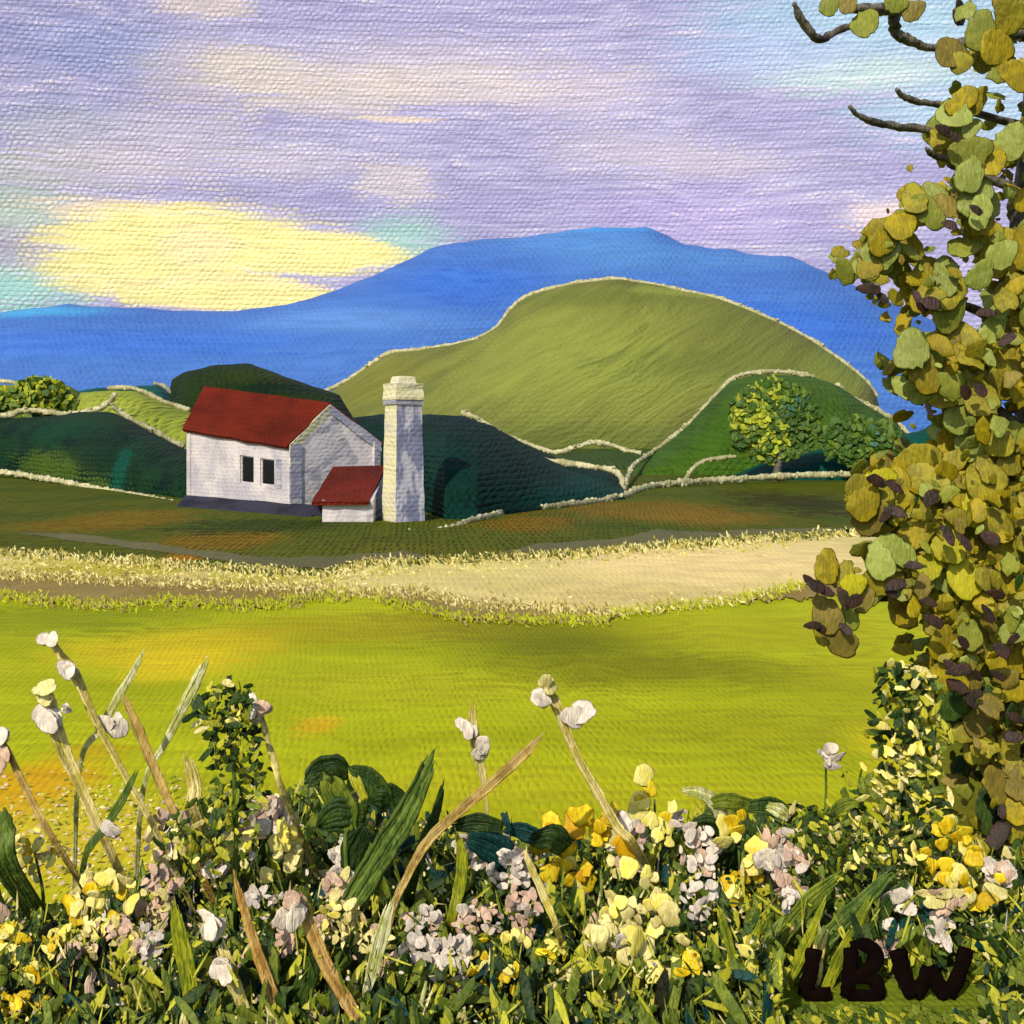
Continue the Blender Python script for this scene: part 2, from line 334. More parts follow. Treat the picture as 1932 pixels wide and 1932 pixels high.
hill('hill', [(120, 846, 92), (150, 742, 92), (210, 738, 92), (255, 738, 92), (290, 752, 92), (330, 770, 92), (400, 790, 92), (480, 846, 92)], [(120, 74), (480, 74)], m_f, .2, 4, 1., power=.5)
gl = [E(120, 880, 150, 34, 62, (70, 90, 26), .6, .8, .85), E(290, 915, 80, 30, 62, (74, 96, 34), .6, .8, .7), E(60, 815, 120, 26, 62, (18, 58, 36), .6, .8, .8), E(250, 850, 90, 30, 62, (20, 44, 30), .6, .8, .8), E(340, 900, 24, 60, 62, (14, 74, 60), .6, .6, .8)]
m_g = hp('dark_wood_paint', (24, 52, 30), (16, 38, 28), 62, gl, weave=.6, altsize=(8, 5))
hill('hill', [(-600, 800, 84), (-100, 792, 82), (0, 790, 80), (100, 786, 78), (150, 778, 76), (200, 776, 74), (222, 782, 72), (290, 818, 66), (345, 846, 60), (400, 850, 60), (520, 858, 58)],
     [(-600, 80), (0, 70), (120, 58), (335, 45), (520, 45)], m_g, .18, 4, 1.5, power=.5)
hl = [E(850, 880, 60, 80, 44, (14, 50, 42), .6, .6, .6), E(1080, 920, 90, 24, 46, (14, 62, 52), .6, .8, .7), E(900, 960, 80, 30, 40, (14, 52, 44), .6, .8, .7)]
m_h = hp('dark_bank_paint', (18, 46, 36), (12, 34, 28), 44, hl, weave=.55, altsize=(8, 5))
hill('hill', [(640, 790, 56), (720, 782, 54), (800, 782, 50), (870, 784, 50), (930, 804, 52), (1000, 842, 54), (1060, 870, 55), (1130, 886, 56), (1165, 900, 52), (1180, 935, 46)],
     [(640, 47), (760, 44), (800, 37), (840, 33.5), (900, 33.5), (1000, 37), (1180, 44)], m_h, .15, 4, 1.2, power=.5)
m_i = hp('under_bank_paint', (58, 80, 26), (46, 66, 22), 100, weave=.5, altsize=(8, 5))
hill('hill', [(860, 868, 110), (890, 788, 110), (930, 806, 110), (1000, 842, 110), (1050, 862, 110), (1100, 852, 110), (1140, 846, 110), (1180, 856, 110), (1215, 862, 110), (1240, 868, 110)], [(860, 80), (1240, 80)], m_i, .15, 4, 1., power=.5)
jl = [E(1330, 850, 120, 60, 86, (60, 92, 26), .6, .7, .8), E(1450, 860, 120, 30, 86, (84, 104, 28), .6, .8, .7), E(1640, 840, 100, 30, 86, (36, 92, 40), .6, .8, .8)]
m_j = hp('green_knoll_paint', (66, 94, 26), (54, 82, 26), 86, jl, weave=.6, altsize=(10, 5))
hill('hill', [(1180, 896, 80), (1215, 868, 84), (1240, 850, 86), (1300, 802, 86), (1340, 757, 86), (1380, 718, 86), (1420, 708, 86), (1480, 707, 86), (1540, 714, 86), (1585, 730, 86), (1640, 768, 86), (1680, 790, 86), (1715, 824, 86), (1740, 884, 80)],
     [(1180, 70), (1740, 70)], m_j, .15, 4, 1.2, power=.5)
m_k = hp('teal_bank_paint', (12, 74, 62), (16, 62, 46), 66, weave=.5, altsize=(10, 5))
hill('hill', [(1380, 902, 68), (1440, 872, 68), (1500, 862, 68), (1560, 842, 68), (1620, 832, 68), (1740, 812, 68), (1765, 796, 68), (1900, 790, 68), (2100, 786, 68), (2400, 800, 68)], [(1380, 62), (2400, 62)], m_k, .15, 4, 1.5, power=.4)

# ------------------------------------------------------------------ shape makers
def catmull(pts, n=6):
    pts = [Vector(p) for p in pts]
    if len(pts) < 3: 
        return [pts[0].lerp(pts[-1], i / n) for i in range(n + 1)]
    q = [pts[0] * 2 - pts[1]] + pts + [pts[-1] * 2 - pts[-2]]; out = []
    for i in range(1, len(q) - 2):
        a, b, c, d = q[i - 1:i + 3]
        for k in range(n):
            t = k / n
            out.append(.5 * ((2 * b) + (c - a) * t + (2 * a - 5 * b + 4 * c - d) * t * t + (3 * b - a - 3 * c + d) * t ** 3))
    out.append(pts[-1]); return out
def tube(pts, r, n=8, flat=1., rough=.12, facing=Vector((0, -1, 0))):
    """closed tapered tube; r is a list of radii interpolated along the points; flat < 1 squeezes it towards `facing`"""
    V_ = []; Fc = []; m = len(pts); sd = random.random() * 50
    for i, p in enumerate(pts):
        tg = (pts[min(i + 1, m - 1)] - pts[max(i - 1, 0)]).normalized()
        a = tg.cross(facing); a = a.normalized() if a.length > 1e-4 else Vector((1, 0, 0)); b = a.cross(tg).normalized()
        rr = float(np.interp(i / (m - 1), np.linspace(0, 1, len(r)), r))
        for k in range(n):
            th = 2 * math.pi * k / n; q = rr * (1 + rough * 2 * nz(k * .9, i * .55, sd))
            V_.append(p + a * math.cos(th) * q + b * math.sin(th) * q * flat)
    for i in range(m - 1):
        for k in range(n):
            k2 = (k + 1) % n; Fc.append((i * n + k, i * n + k2, (i + 1) * n + k2, (i + 1) * n + k))
    V_ += [pts[0], pts[-1]]; c0, c1 = len(V_) - 2, len(V_) - 1
    for k in range(n):
        k2 = (k + 1) % n; Fc.append((c0, k2, k)); Fc.append((c1, (m - 1) * n + k, (m - 1) * n + k2))
    return V_, Fc
def stroke(pts, r, flat=.3, n=None, facing=Vector((0, -1, 0))):
    """one brush stroke: several ragged strands laid side by side along the points, each starting and ending a little apart"""
    V_ = []; Fc = []; m = len(pts); rm = max(r); n = n or 5
    R_ = np.interp(np.linspace(0, 1, m), np.linspace(0, 1, len(r)), r)
    for k in range(n):
        f = (k + .5) / n * 2 - 1; a0 = int(m * random.uniform(0, .10) + abs(f) * m * .05); a1 = m - int(random.uniform(0, .04) * m)
        if a1 - a0 < 4: a0, a1 = 0, m
        q = []; ph = random.random() * 40; off = random.uniform(-.35, .35)
        for i in range(a0, a1):
            tg = (pts[min(i + 1, m - 1)] - pts[max(i - 1, 0)]).normalized(); a = tg.cross(facing); a = a.normalized() if a.length > 1e-4 else Vector((1, 0, 0))
            q.append(pts[i] + a * R_[i] * (f * .8 + .28 * nz(i * .35, ph) / n ** .3) + facing * R_[i] * flat * off)
        rr = [R_[i] * 1.35 / n * (1 + .5 * nz(i * .5, ph + 9)) for i in range(a0, a1)]; rr[0] *= .35; rr[-1] *= .6
        v, fc = tube(q, rr, 6, .7, .25, facing); o = len(V_); V_ += v; Fc += [tuple(i + o for i in g) for g in fc]
    return V_, Fc
def dab(seed, n=11, rag=.16, dome=.10, thick=.05):
    """one loaded brush dab: ragged oval, domed, with a raised rim; unit half-width, lies in XY, faces +Z"""
    r = np.random.default_rng(seed); V_ = [(0, 0, dome)]; Fc = []
    rad = 1 + r.uniform(-rag, rag, n) + .12 * np.sin(np.arange(n) * 4 * math.pi / n + r.uniform(0, 6))
    for ring, (s, z) in enumerate(((.55, dome * .9), (.9, dome * .55), (1., 0.), (.8, -thick))):
        for k in range(n):
            th = 2 * math.pi * k / n; q = s * (rad[k] if ring else 1) 
            V_.append((q * math.cos(th), q * math.sin(th), z + r.uniform(-.05, .05) * (ring < 2)))
    for k in range(n):
        k2 = (k + 1) % n; Fc.append((0, 1 + k, 1 + k2))
        for g in range(3):
            a, b = 1 + g * n, 1 + (g + 1) * n; Fc.append((a + k, b + k, b + k2, a + k2))
    Fc.append(tuple(1 + 3 * n + (n - 1 - k) for k in range(n)))
    return np.array(V_, float), Fc
def soft_dab(seed, n=26):
    r = np.random.default_rng(seed); V_, Fc = dab(seed, n, 0.0, .06, .04)
    th = np.arange(n) * 2 * math.pi / n; f = np.ones(n)
    for q, a in ((2, .10), (3, .09), (5, .06), (9, .035), (12, .03)): f += r.uniform(.4, 1) * a * np.sin(q * th + r.uniform(0, 6.3))
    lo, hi = sorted(r.uniform(0, 6.3, 2)); comb = ((th > lo) & (th < lo + 1.6)); f[comb] += r.uniform(-.16, .12, comb.sum())
    for g in (1, 2, 3): V_[1 + g * n:1 + (g + 1) * n, :2] *= f[:, None]
    return V_, Fc
LEAVES = [soft_dab(80 + s) for s in range(6)] + [soft_dab(90 + s, 18) for s in range(4)]
TINY = [dab(30 + s, 7, .25, .12) for s in range(4)]
DABS = [dab(s, 13, .16) for s in range(6)] + [dab(20 + s, 11, .34, .16) for s in range(4)]
def petal(seed, n=7):
    """ragged torn petal, widest at its outer end"""
    r = np.random.default_rng(seed); V_, Fc = dab(seed, 10, .22, .16, .06)
    y = V_[:, 1]; V_[:, 0] *= .55 + .5 * np.clip((y + 1) / 2, 0, 1); V_[:, 1] = y + .9; V_[:, 2] += .25 * (V_[:, 1] / 1.9) ** 2
    return V_, Fc
PETALS = [petal(40 + s) for s in range(5)]
def frame(nrm, ang):
    nrm = Vector(nrm).normalized(); a = Vector((0, 0, 1)).cross(nrm)
    a = a.normalized() if a.length > 1e-3 else Vector((1, 0, 0)); b = nrm.cross(a)
    c, s = math.cos(ang), math.sin(ang); return np.array([a * c + b * s, b * c - a * s, nrm])
def face_n(sp=.55, up=.2): return Vector((random.gauss(-.1, sp), -1, random.gauss(up, sp)))
def cloud(name, items, mats, parent=None):
    """items: (position, normal, spin, half width, half length, material index, shape)"""
    Vs = []; Fc = []; mi = []; o = 0
    for p, nr, ang, sx, sy, m, sh in items:
        V0, F0 = sh; R = frame(nr, ang)
        Vs.append((V0 * np.array([sx, sy, min(sx, sy)])) @ R + np.array(p)); Fc += [tuple(i + o for i in f) for f in F0]; mi += [m] * len(F0); o += len(V0)
    return mesh_obj(name, np.concatenate(Vs), Fc, mats, parent, mi)

# ------------------------------------------------------------------ paints for dabs (local scale)
def dp(name, a, b, s=.03, isl=.22, rough=.5, spec=.2, depth=.3):
    k = N(name); ps = k.n('ShaderNodeNewGeometry')
    mp = k.n('ShaderNodeMapping'); k.put(mp.inputs[0], ps.outputs['Position']); mp.inputs['Scale'].default_value = (1 / s,) * 3
    n1 = k.noise(mp.outputs[0], .35, 2, .6)
    mp2 = k.n('ShaderNodeMapping'); k.put(mp2.inputs[0], ps.outputs['Position']); mp2.inputs['Scale'].default_value = (2.2 / s, 2.2 / s, .5 / s); mp2.inputs['Rotation'].default_value = (0, .5, 0)
    st = k.noise(mp2.outputs[0], 1., 2, .6)
    f = k.math('ADD', n1, k.math('MULTIPLY', k.math('SUBTRACT', st, .5), .7))
    col = k.mix(k.remap(f, .36, .64), lin(a), lin(b))
    if isl:
        rv = k.math('ADD', ps.outputs['Random Per Island'], k.n('ShaderNodeObjectInfo').outputs['Random'])
        rv = k.math('FRACT', rv); col = k.mix(1., col, k.mix(rv, (1 - isl,) * 3, (1 + isl * .6,) * 3), 'MULTIPLY')
    k.put(k.b.inputs['Base Color'], col)
    bp = k.n('ShaderNodeBump'); bp.inputs['Distance'].default_value = depth * s; k.put(bp.inputs['Height'], k.math('ADD', st, k.math('MULTIPLY', n1, .6))); k.put(k.b.inputs['Normal'], bp.outputs[0])
    k.b.inputs['Roughness'].default_value = rough; k.b.inputs['Specular IOR Level'].default_value = spec
    return k.m
M_ = dict(
    olive=dp('olive_leaf', (152, 140, 32), (124, 114, 28)), mustard=dp('mustard_leaf', (160, 140, 16), (130, 116, 16)), sage=dp('sage_leaf', (150, 158, 76), (130, 138, 54)),
    sage2=dp('moss_leaf', (136, 138, 48), (118, 124, 40)), umber=dp('umber_leaf', (134, 116, 44), (112, 100, 36)), plum=dp('plum_leaf', (66, 44, 36), (46, 38, 26)),
    lime=dp('lime_leaf', (178, 168, 22), (158, 152, 20)), deep=dp('deep_leaf', (62, 82, 24), (38, 60, 18)), forest=dp('forest_leaf', (48, 66, 20), (28, 46, 14)),
    mid=dp('mid_leaf', (114, 124, 32), (80, 96, 24)), teal=dp('teal_leaf', (14, 60, 52), (12, 48, 44)), bright=dp('bright_leaf', (186, 180, 50), (160, 158, 36)),
    white=dp('white_petal', (234, 218, 192), (200, 184, 166)), grey=dp('grey_petal', (214, 200, 180), (176, 164, 150)), pink=dp('pink_petal', (218, 182, 150), (180, 150, 128)),
    cream=dp('cream_petal', (232, 216, 140), (196, 182, 108)), butter=dp('butter_petal', (232, 214, 92), (240, 226, 130)), yellow=dp('yellow_petal', (234, 206, 40), (202, 164, 10)),
    gold=dp('gold_petal', (206, 160, 16), (186, 140, 12)), tan=dp('tan_stem', (192, 162, 92), (160, 130, 62), isl=.34), straw=dp('straw_stem', (212, 194, 124), (178, 162, 70), isl=.34),
    pale=dp('pale_stem', (206, 202, 150), (166, 168, 86), isl=.34), stem=dp('green_stem', (98, 116, 44), (66, 88, 30), isl=.34), ystem=dp('yellow_green_stem', (150, 152, 30), (104, 116, 24), isl=.34),
    bark=dp('bark', (110, 104, 88), (60, 56, 48), isl=0), ochre=dp('ochre_stem', (200, 162, 92), (170, 130, 62), isl=.34), loam=dp('loam_leaf', (34, 34, 14), (20, 22, 10)),
    wallstone=dp('pale_stone', (202, 194, 148), (160, 154, 108), .3), greystone=dp('grey_stone', (178, 176, 150), (150, 148, 122), .3))

# ------------------------------------------------------------------ pale stone field walls
def ico(seed):
    r = np.random.default_rng(seed); V_ = [(0, 0, 1), (0, 0, -1)] + [(math.cos(k * 1.2566 + (.63 if z < 0 else 0)) * .9, math.sin(k * 1.2566 + (.63 if z < 0 else 0)) * .9, z) for z in (.45, -.45) for k in range(5)]
    V_ = np.array(V_) * (1 + r.uniform(-.2, .2, (12, 1)))
    Fc = [(0, 2 + k, 2 + (k + 1) % 5) for k in range(5)] + [(1, 7 + (k + 1) % 5, 7 + k) for k in range(5)]
    for k in range(5): Fc += [(2 + k, 7 + k, 2 + (k + 1) % 5), (2 + (k + 1) % 5, 7 + k, 7 + (k + 1) % 5)]
    return V_, Fc
STONES = [ico(60 + s) for s in range(5)]
def field_wall(pts, label, wpx=9, mat='wallstone', dens=1.):
    """pts: (x, y, distance) along the wall; wpx: apparent height"""
    wpx *= 1.08; ws = catmull([at(x, y - 3, d) for x, y, d in pts], 10); items = []; base = min(ws, key=lambda v: v.z)
    L = [0]; 
    for a, b in zip(ws, ws[1:]): L.append(L[-1] + (b - a).length)
    s = 0; L = np.array(L); A = np.array(ws)
    tv = []; tr = []
    while s < L[-1]:
        p = Vector([float(np.interp(s, L, A[:, k])) for k in range(3)]); px = p.y / F
        hgt = wpx * px * (.75 + .6 * (.5 + nz(s / px * .03, label.__len__()))) 
        tv.append(p); tr.append(hgt * .42)
        for q in range(3):
            if random.random() < .8: continue
            r = hgt * random.uniform(.2, .34)
            items.append((p + Vector((random.gauss(0, .1) * hgt, random.gauss(0, .15) * hgt, (q - 1) * hgt * .3)), (0, 0, 1), random.random() * 6, r * 1.3, r, 0 if random.random() < .8 else 1, random.choice(STONES)))
        s += hgt * .34 / dens
    root = thing('field_wall', (base.x, base.y, max(0, base.z - .1)), label, 'stone wall', 'pale stone walls edging the slopes')
    fix(mesh_obj('ridge', *tube(tv, tr, 9, .8, .3, Vector((0, -1, .2)).normalized()), M_[mat]), root)
    fix(cloud('stonework', items, [M_[mat], M_['greystone']]), root)
    return root
def rd(pts, d): return [(x, y, d) for x, y in pts]
field_wall(rd([(605, 745), (660, 718), (700, 690), (738, 668), (790, 663), (850, 654), (900, 642), (938, 620), (962, 588), (990, 564), (1040, 547), (1110, 534), (1170, 530), (1230, 540), (1290, 552), (1350, 565), (1400, 582), (1470, 612), (1530, 644), (1580, 678), (1630, 718), (1656, 752)], 228),
           'long pale wall following the crest of the large light green hill', 9)
field_wall(rd([(870, 780), (900, 792), (950, 822), (1000, 842), (1045, 856), (1085, 848), (1115, 838), (1150, 842), (1180, 852), (1212, 858)], 107), 'pale wall along the foot of the large light green hill', 9)
field_wall(rd([(900, 800), (950, 830), (1010, 866), (1060, 876), (1120, 884), (1155, 890), (1172, 905), (1176, 936)], 49.5), 'pale wall along the top of the dark bank right of the chimney', 12)
field_wall([(772, 1006, 30), (800, 1008, 30.2), (850, 1000, 31), (900, 982, 33), (980, 966, 37), (1060, 956, 39), (1130, 948, 42), (1165, 940, 44)], 'pale wall along the foot of the dark bank right of the chimney', 12)
field_wall([(1178, 925, 49), (1188, 895, 60), (1200, 878, 70), (1240, 850, 84), (1300, 802, 84), (1345, 755, 84), (1385, 716, 84), (1430, 705, 84), (1480, 705, 84), (1540, 714, 84)], 'pale wall climbing the left side of the green knoll', 9)
field_wall(rd([(1575, 728), (1600, 752), (1640, 768), (1680, 792), (1700, 806), (1716, 826)], 84), 'pale wall descending the right side of the green knoll', 11)
field_wall([(1170, 942, 44), (1220, 922, 52), (1290, 913, 55), (1400, 906, 58), (1500, 900, 60), (1630, 898, 61)], 'pale wall along the far edge of the meadow below the knoll', 12)
field_wall(rd([(1290, 912), (1305, 890), (1330, 872), (1388, 864)], 66), 'short bent pale wall at the foot of the green knoll', 8)
field_wall([(-300, 870, 80), (0, 894, 66), (60, 902, 62), (130, 914, 56), (200, 928, 52), (270, 940, 47), (335, 954, 43)], 'pale wall along the meadow left of the cottage', 10)
field_wall(rd([(-200, 800), (0, 788), (40, 778), (90, 780), (130, 784), (180, 776), (205, 762), (220, 742)], 77), 'pale wall above the dark wooded slope at the left', 11)
field_wall(rd([(212, 770), (240, 790), (290, 815), (330, 838), (352, 846)], 70), 'pale wall along the lower edge of the bright sloping field', 11)
field_wall(rd([(205, 735), (250, 735), (290, 752), (330, 768), (362, 778)], 90), 'pale wall along the upper edge of the bright sloping field', 9)
field_wall(rd([(-200, 722), (0, 722), (40, 728), (100, 722)], 115), 'pale wall topping the low green slope at the far left', 8)
field_wall(rd([(290, 726), (310, 732), (330, 752), (350, 776)], 103), 'short greyish wall beside the dark rise behind the cottage', 8, 'greystone')

# ------------------------------------------------------------------ the cottage
m_white = paint('lime_wash', lin((214, 204, 198)), lin((178, 172, 176)), (.16, .14), streak=(1.2, 6), weave=.6, brush=.8, depth=.11, altsize=(8, 14), altmix=(.42, .62))
m_white2 = paint('gable_wash', lin((206, 198, 196)), lin((150, 148, 158)), (.16, .14), streak=(7, 1.2), rot=.5, weave=.6, brush=.8, depth=.11, altsize=(8, 6), altmix=(.46, .6))
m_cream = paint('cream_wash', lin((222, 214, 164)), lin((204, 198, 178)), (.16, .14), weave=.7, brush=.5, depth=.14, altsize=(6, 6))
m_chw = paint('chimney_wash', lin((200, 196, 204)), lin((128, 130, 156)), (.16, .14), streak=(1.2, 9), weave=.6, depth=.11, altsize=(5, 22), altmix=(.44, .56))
m_roof = paint('red_roof', lin((102, 34, 18)), lin((80, 27, 15)), (.16, .14), streak=(8, 1), weave=.75, brush=.6, depth=.26, rough=.55, spec=.03, altsize=(12, 6), scumble=(lin((138, 66, 40)), .95, .4))
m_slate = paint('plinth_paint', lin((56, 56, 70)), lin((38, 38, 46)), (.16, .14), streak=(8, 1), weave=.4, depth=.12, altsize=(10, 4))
m_lav = paint('verge_board_and_shade_paint', lin((142, 142, 160)), lin((176, 174, 176)), (.16, .14), streak=(6, 1), weave=.6, depth=.11, altsize=(6, 4))
k_ = N('window_glass'); k_.b.inputs['Base Color'].default_value = (.006, .006, .008, 1); k_.b.inputs['Roughness'].default_value = .18; m_glass = k_.m

cot = thing('cottage', at(545, 966, 37.1), 'white cottage with red roof, lean-to and tall chimney at the meadow edge', 'cottage')
def slab(name, a, b, c, d, th, mat, holes=(), parent=cot, sub=1, seed=0, rag=0.0):
    """quad a b c d (counter-clockwise from outside) of thickness th, cut by holes (u0, u1, v0, v1)"""
    a, b, c, d = map(Vector, (a, b, c, d)); nr = (b - a).cross(d - a).normalized()
    us = sorted(set([i / sub for i in range(sub + 1)] + [h for H_ in holes for h in H_[:2]])); vs = sorted(set([i / sub for i in range(sub + 1)] + [h for H_ in holes for h in H_[2:]]))
    V_ = []; Fc = []; ix = {}
    def vt(i, j, s):
        k = (i, j, s)
        if k not in ix:
            u, v = us[i], vs[j]; p = (a.lerp(b, u)).lerp(d.lerp(c, u), v)
            e = (b - a).normalized() * nz(v * 9, u * 3, seed) * rag + (d - a).normalized() * nz(u * 9, v * 3, seed + 4) * rag
            ix[k] = len(V_); V_.append(p + e - (nr * th if s else Vector()))
        return ix[k]
    cells = set()
    for i in range(len(us) - 1):
        for j in range(len(vs) - 1):
            cu, cv = (us[i] + us[i + 1]) / 2, (vs[j] + vs[j + 1]) / 2
            if not any(h[0] < cu < h[1] and h[2] < cv < h[3] for h in holes): cells.add((i, j))
    for (i, j) in cells:
        Fc.append((vt(i, j, 0), vt(i + 1, j, 0), vt(i + 1, j + 1, 0), vt(i, j + 1, 0)))
        Fc.append((vt(i, j + 1, 1), vt(i + 1, j + 1, 1), vt(i + 1, j, 1), vt(i, j, 1)))
        for di, dj, p, q in ((0, -1, (i, j), (i + 1, j)), (1, 0, (i + 1, j), (i + 1, j + 1)), (0, 1, (i + 1, j + 1), (i, j + 1)), (-1, 0, (i, j + 1), (i, j))):
            if (i + di, j + dj) not in cells: Fc.append((vt(*q, 0), vt(*p, 0), vt(*p, 1), vt(*q, 1)))
    o = mesh_obj(name, V_, Fc, mat, smooth=False); fix(o, cot)
    return o
def sub_of(o, p):                                        # make o a sub-part of p, geometry staying put
    o.parent = p; o.matrix_parent_inverse = Matrix.Identity(4); return o
def gz(v): return Vector((v.x, v.y, -.03))
CA, CB, CC = at(546, 838, 37.1), at(352, 806, 41.), at(718, 834, 39.6)     # eaves: near corner, left corner, right gable corner
CD = CB + (CC - CA)                                                        # far back corner
RB, RA = at(386, 731, 43.), at(622, 762, 38.6)                             # ridge ends
slab('front_wall', gz(CB), gz(CA), CA, CB, .3, m_white, holes=[(.545, .675, .36, .74), (.735, .865, .36, .74)], sub=6)
# gable as a pentagon, extruded
gn = (gz(CC) - gz(CA)).cross(Vector((0, 0, 1))).normalized()
apx = RA + gn * .0
pg = [gz(CA) + gn * .004, gz(CC), CC, apx, CA + gn * .004]
V_ = pg + [p - gn * .3 for p in pg]
fix(mesh_obj('gable_wall', V_, [(0, 1, 2, 3, 4), (9, 8, 7, 6, 5)] + [(i, 5 + i, 5 + (i + 1) % 5, (i + 1) % 5) for i in range(5)], m_white2, smooth=False), cot)
slab('back_wall', gz(CD), gz(CB), CB, CD, .3, m_white); slab('back_wall', gz(CC), gz(CD), CD, CC, .3, m_white)
up = Vector((0, 0, .05)); eo = (CA - CB).normalized()
ov = (CA - RA).normalized() * .22
roof = slab('roof', CB + ov + up - eo * .05, CA + ov + up + eo * .02, RA + up + eo * .02, RB + up - eo * .05, .12, m_roof, sub=8, rag=.06)
ov2 = (CC - RA).normalized() * .2
sub_of(slab('back_slope', RB + up * .9 - eo * .04, RA + up * .9, CC + ov2 + up, CD + ov2 + up, .12, m_roof), roof)
# gable bargeboards: a broad cream band on the near side, a grey board painted as its shadow below, narrow on the far side
vb = (RA - CA)
def board(name, p, q, wdt, mat, lift):
    dn = Vector((0, 0, -1)); return slab(name, p + dn * wdt + gn * lift, q + dn * wdt + gn * lift, q + gn * lift, p + gn * lift, .05, mat, sub=5, rag=.05)
bw = board('bargeboard', CA + Vector((0, 0, -.02)), RA + Vector((0, 0, -.02)), .72, m_cream, .06)
board('bargeboard', CA + Vector((0, 0, -.74)), RA + Vector((0, 0, -.74)), .26, m_lav, .062)  # grey board painted as the shadow under the cream band
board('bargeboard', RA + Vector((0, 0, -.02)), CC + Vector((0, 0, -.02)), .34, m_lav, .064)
slab('corner_strip', gz(CA) + gn * .07, gz(CA).lerp(gz(CC), .12) + gn * .07, CA.lerp(CC, .12) + gn * .07, CA + gn * .07, .05, m_lav, sub=5, rag=.05)
# window: frame with two dark panes set back in the wall
nf = (CA - CB).cross(Vector((0, 0, 1))).normalized()
def fw(u, v): return gz(CB).lerp(gz(CA), u).lerp(CB.lerp(CA, u), v)
for (u0, u1, c0, c1) in ((.545, .675, .02, .02), (.735, .865, .02, .02)):
    ins = -nf * .06
    win = slab('window', fw(u0, .36) + ins, fw(u1, .36) + ins, fw(u1, .74) + ins, fw(u0, .74) + ins, .05, m_white, holes=[(.06, .94, .05, .95)])
    ins = -nf * .085
    sub_of(slab('pane', fw(u0, .36) + ins, fw(u1, .36) + ins, fw(u1, .74) + ins, fw(u0, .74) + ins, .02, m_glass), win)
slab('window_shade_strip', fw(.885, .34) + nf * .02, fw(.93, .34) + nf * .02, fw(.93, .76) + nf * .02, fw(.885, .76) + nf * .02, .04, m_lav)  # grey strip stands in for shade beside the window
# plinth
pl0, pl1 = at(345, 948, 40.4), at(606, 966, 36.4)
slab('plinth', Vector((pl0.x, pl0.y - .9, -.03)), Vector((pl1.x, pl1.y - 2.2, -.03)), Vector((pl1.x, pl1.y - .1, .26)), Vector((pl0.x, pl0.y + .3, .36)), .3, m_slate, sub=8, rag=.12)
# lean-to
L0, L1 = at(608, 985, 32.6), at(704, 985, 32.6)
lz = at(608, 944, 32.6).z
slab('lean_to_wall', gz(L0), gz(L1), Vector((L1.x, L1.y, lz)), Vector((L0.x, L0.y, lz)), .2, m_white, sub=4)
T0, T1 = at(628, 880, 37.), at(728, 878, 36.4)
lr = slab('lean_to_roof', at(588, 948, 32.4), at(696, 946, 32.4), T1, T0, .1, m_roof, sub=6, rag=.05)
slab('lean_to_wall', gz(L1), Vector((T1.x, T1.y, -.03)), T1 - up * 3, Vector((L1.x, L1.y, lz)), .2, m_white2)
slab('lean_to_wall', Vector((T0.x, T0.y, -.03)), gz(L0), Vector((L0.x, L0.y, lz)), T0 - up * 3, .2, m_white2)
slab('gap_shade_slab', at(590, 972, 33.2), at(610, 975, 33.0), at(610, 946, 33.0), at(592, 946, 33.2), .1, m_slate)  # dark slab in place of the shade beside the lean-to wall
# chimney
c0, c1, c2 = at(722, 986, 33.2), at(747, 988, 32.4), at(800, 984, 33.0)
ct = at(751, 752, 32.4).z
c3 = c0 + c2 - c1
def col4(pts, z0, z1, grow0=0, grow1=0):
    ce = sum((Vector((p.x, p.y, 0)) for p in pts), Vector()) / 4; V_ = []
    for z, g in ((z0, grow0), (z1, grow1)):
        for p in pts:
            q = Vector((p.x, p.y, 0)); dr = (q - ce); V_.append(ce + dr * (1 + g) + Vector((0, 0, z)))
    return V_
Vc = col4([c0, c1, c2, c3], -.03, ct, 0.04, -.12)
# subdivided shaft so that edges can be uneven
def shaft(V_, mats, idx, rows=10, rag=.03, sd=0):
    VV = []; FF = []; mi = []
    for r in range(rows + 1):
        for k in range(4):
            p = V_[k].lerp(V_[4 + k], r / rows); VV.append(p + Vector((nz(r * .8, k, sd), nz(r * .8, k + 9, sd), 0)) * rag)
    for r in range(rows):
        for k in range(4):
            k2 = (k + 1) % 4; FF.append((r * 4 + k, r * 4 + k2, r * 4 + 4 + k2, r * 4 + 4 + k)); mi.append(idx[k])
    FF.append((3, 2, 1, 0)); mi.append(idx[0]); t = rows * 4; FF.append((t, t + 1, t + 2, t + 3)); mi.append(idx[-1])
    return VV, FF, mi
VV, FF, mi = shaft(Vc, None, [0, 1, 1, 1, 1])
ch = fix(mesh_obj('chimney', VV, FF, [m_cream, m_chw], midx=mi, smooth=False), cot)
ct2 = at(751, 722, 32.4).z
VV, FF, mi = shaft(col4([c0, c1, c2, c3], ct - .02, ct2, .02, -.05), None, [0, 0, 0, 0, 0], 3, .05, 5)
sub_of(fix(mesh_obj('chimney_cap', VV, FF, [m_cream], smooth=False), cot), ch)
VV, FF, mi = shaft(col4([c0, c1, c2, c3], ct - .16, ct - .02, -.02, -.02), None, [0, 0, 0, 0, 0], 2, .04, 8)
sub_of(fix(mesh_obj('collar', VV, FF, [m_lav], smooth=False), cot), ch)
VV, FF, mi = shaft(col4([c0, c1, c2, c3], ct2 - .01, at(751, 708, 32.4).z, -.35, -.45), None, [0] * 5, 2, .05, 11)
sub_of(fix(mesh_obj('chimney_pot', VV, FF, [m_cream], smooth=False), cot), ch)

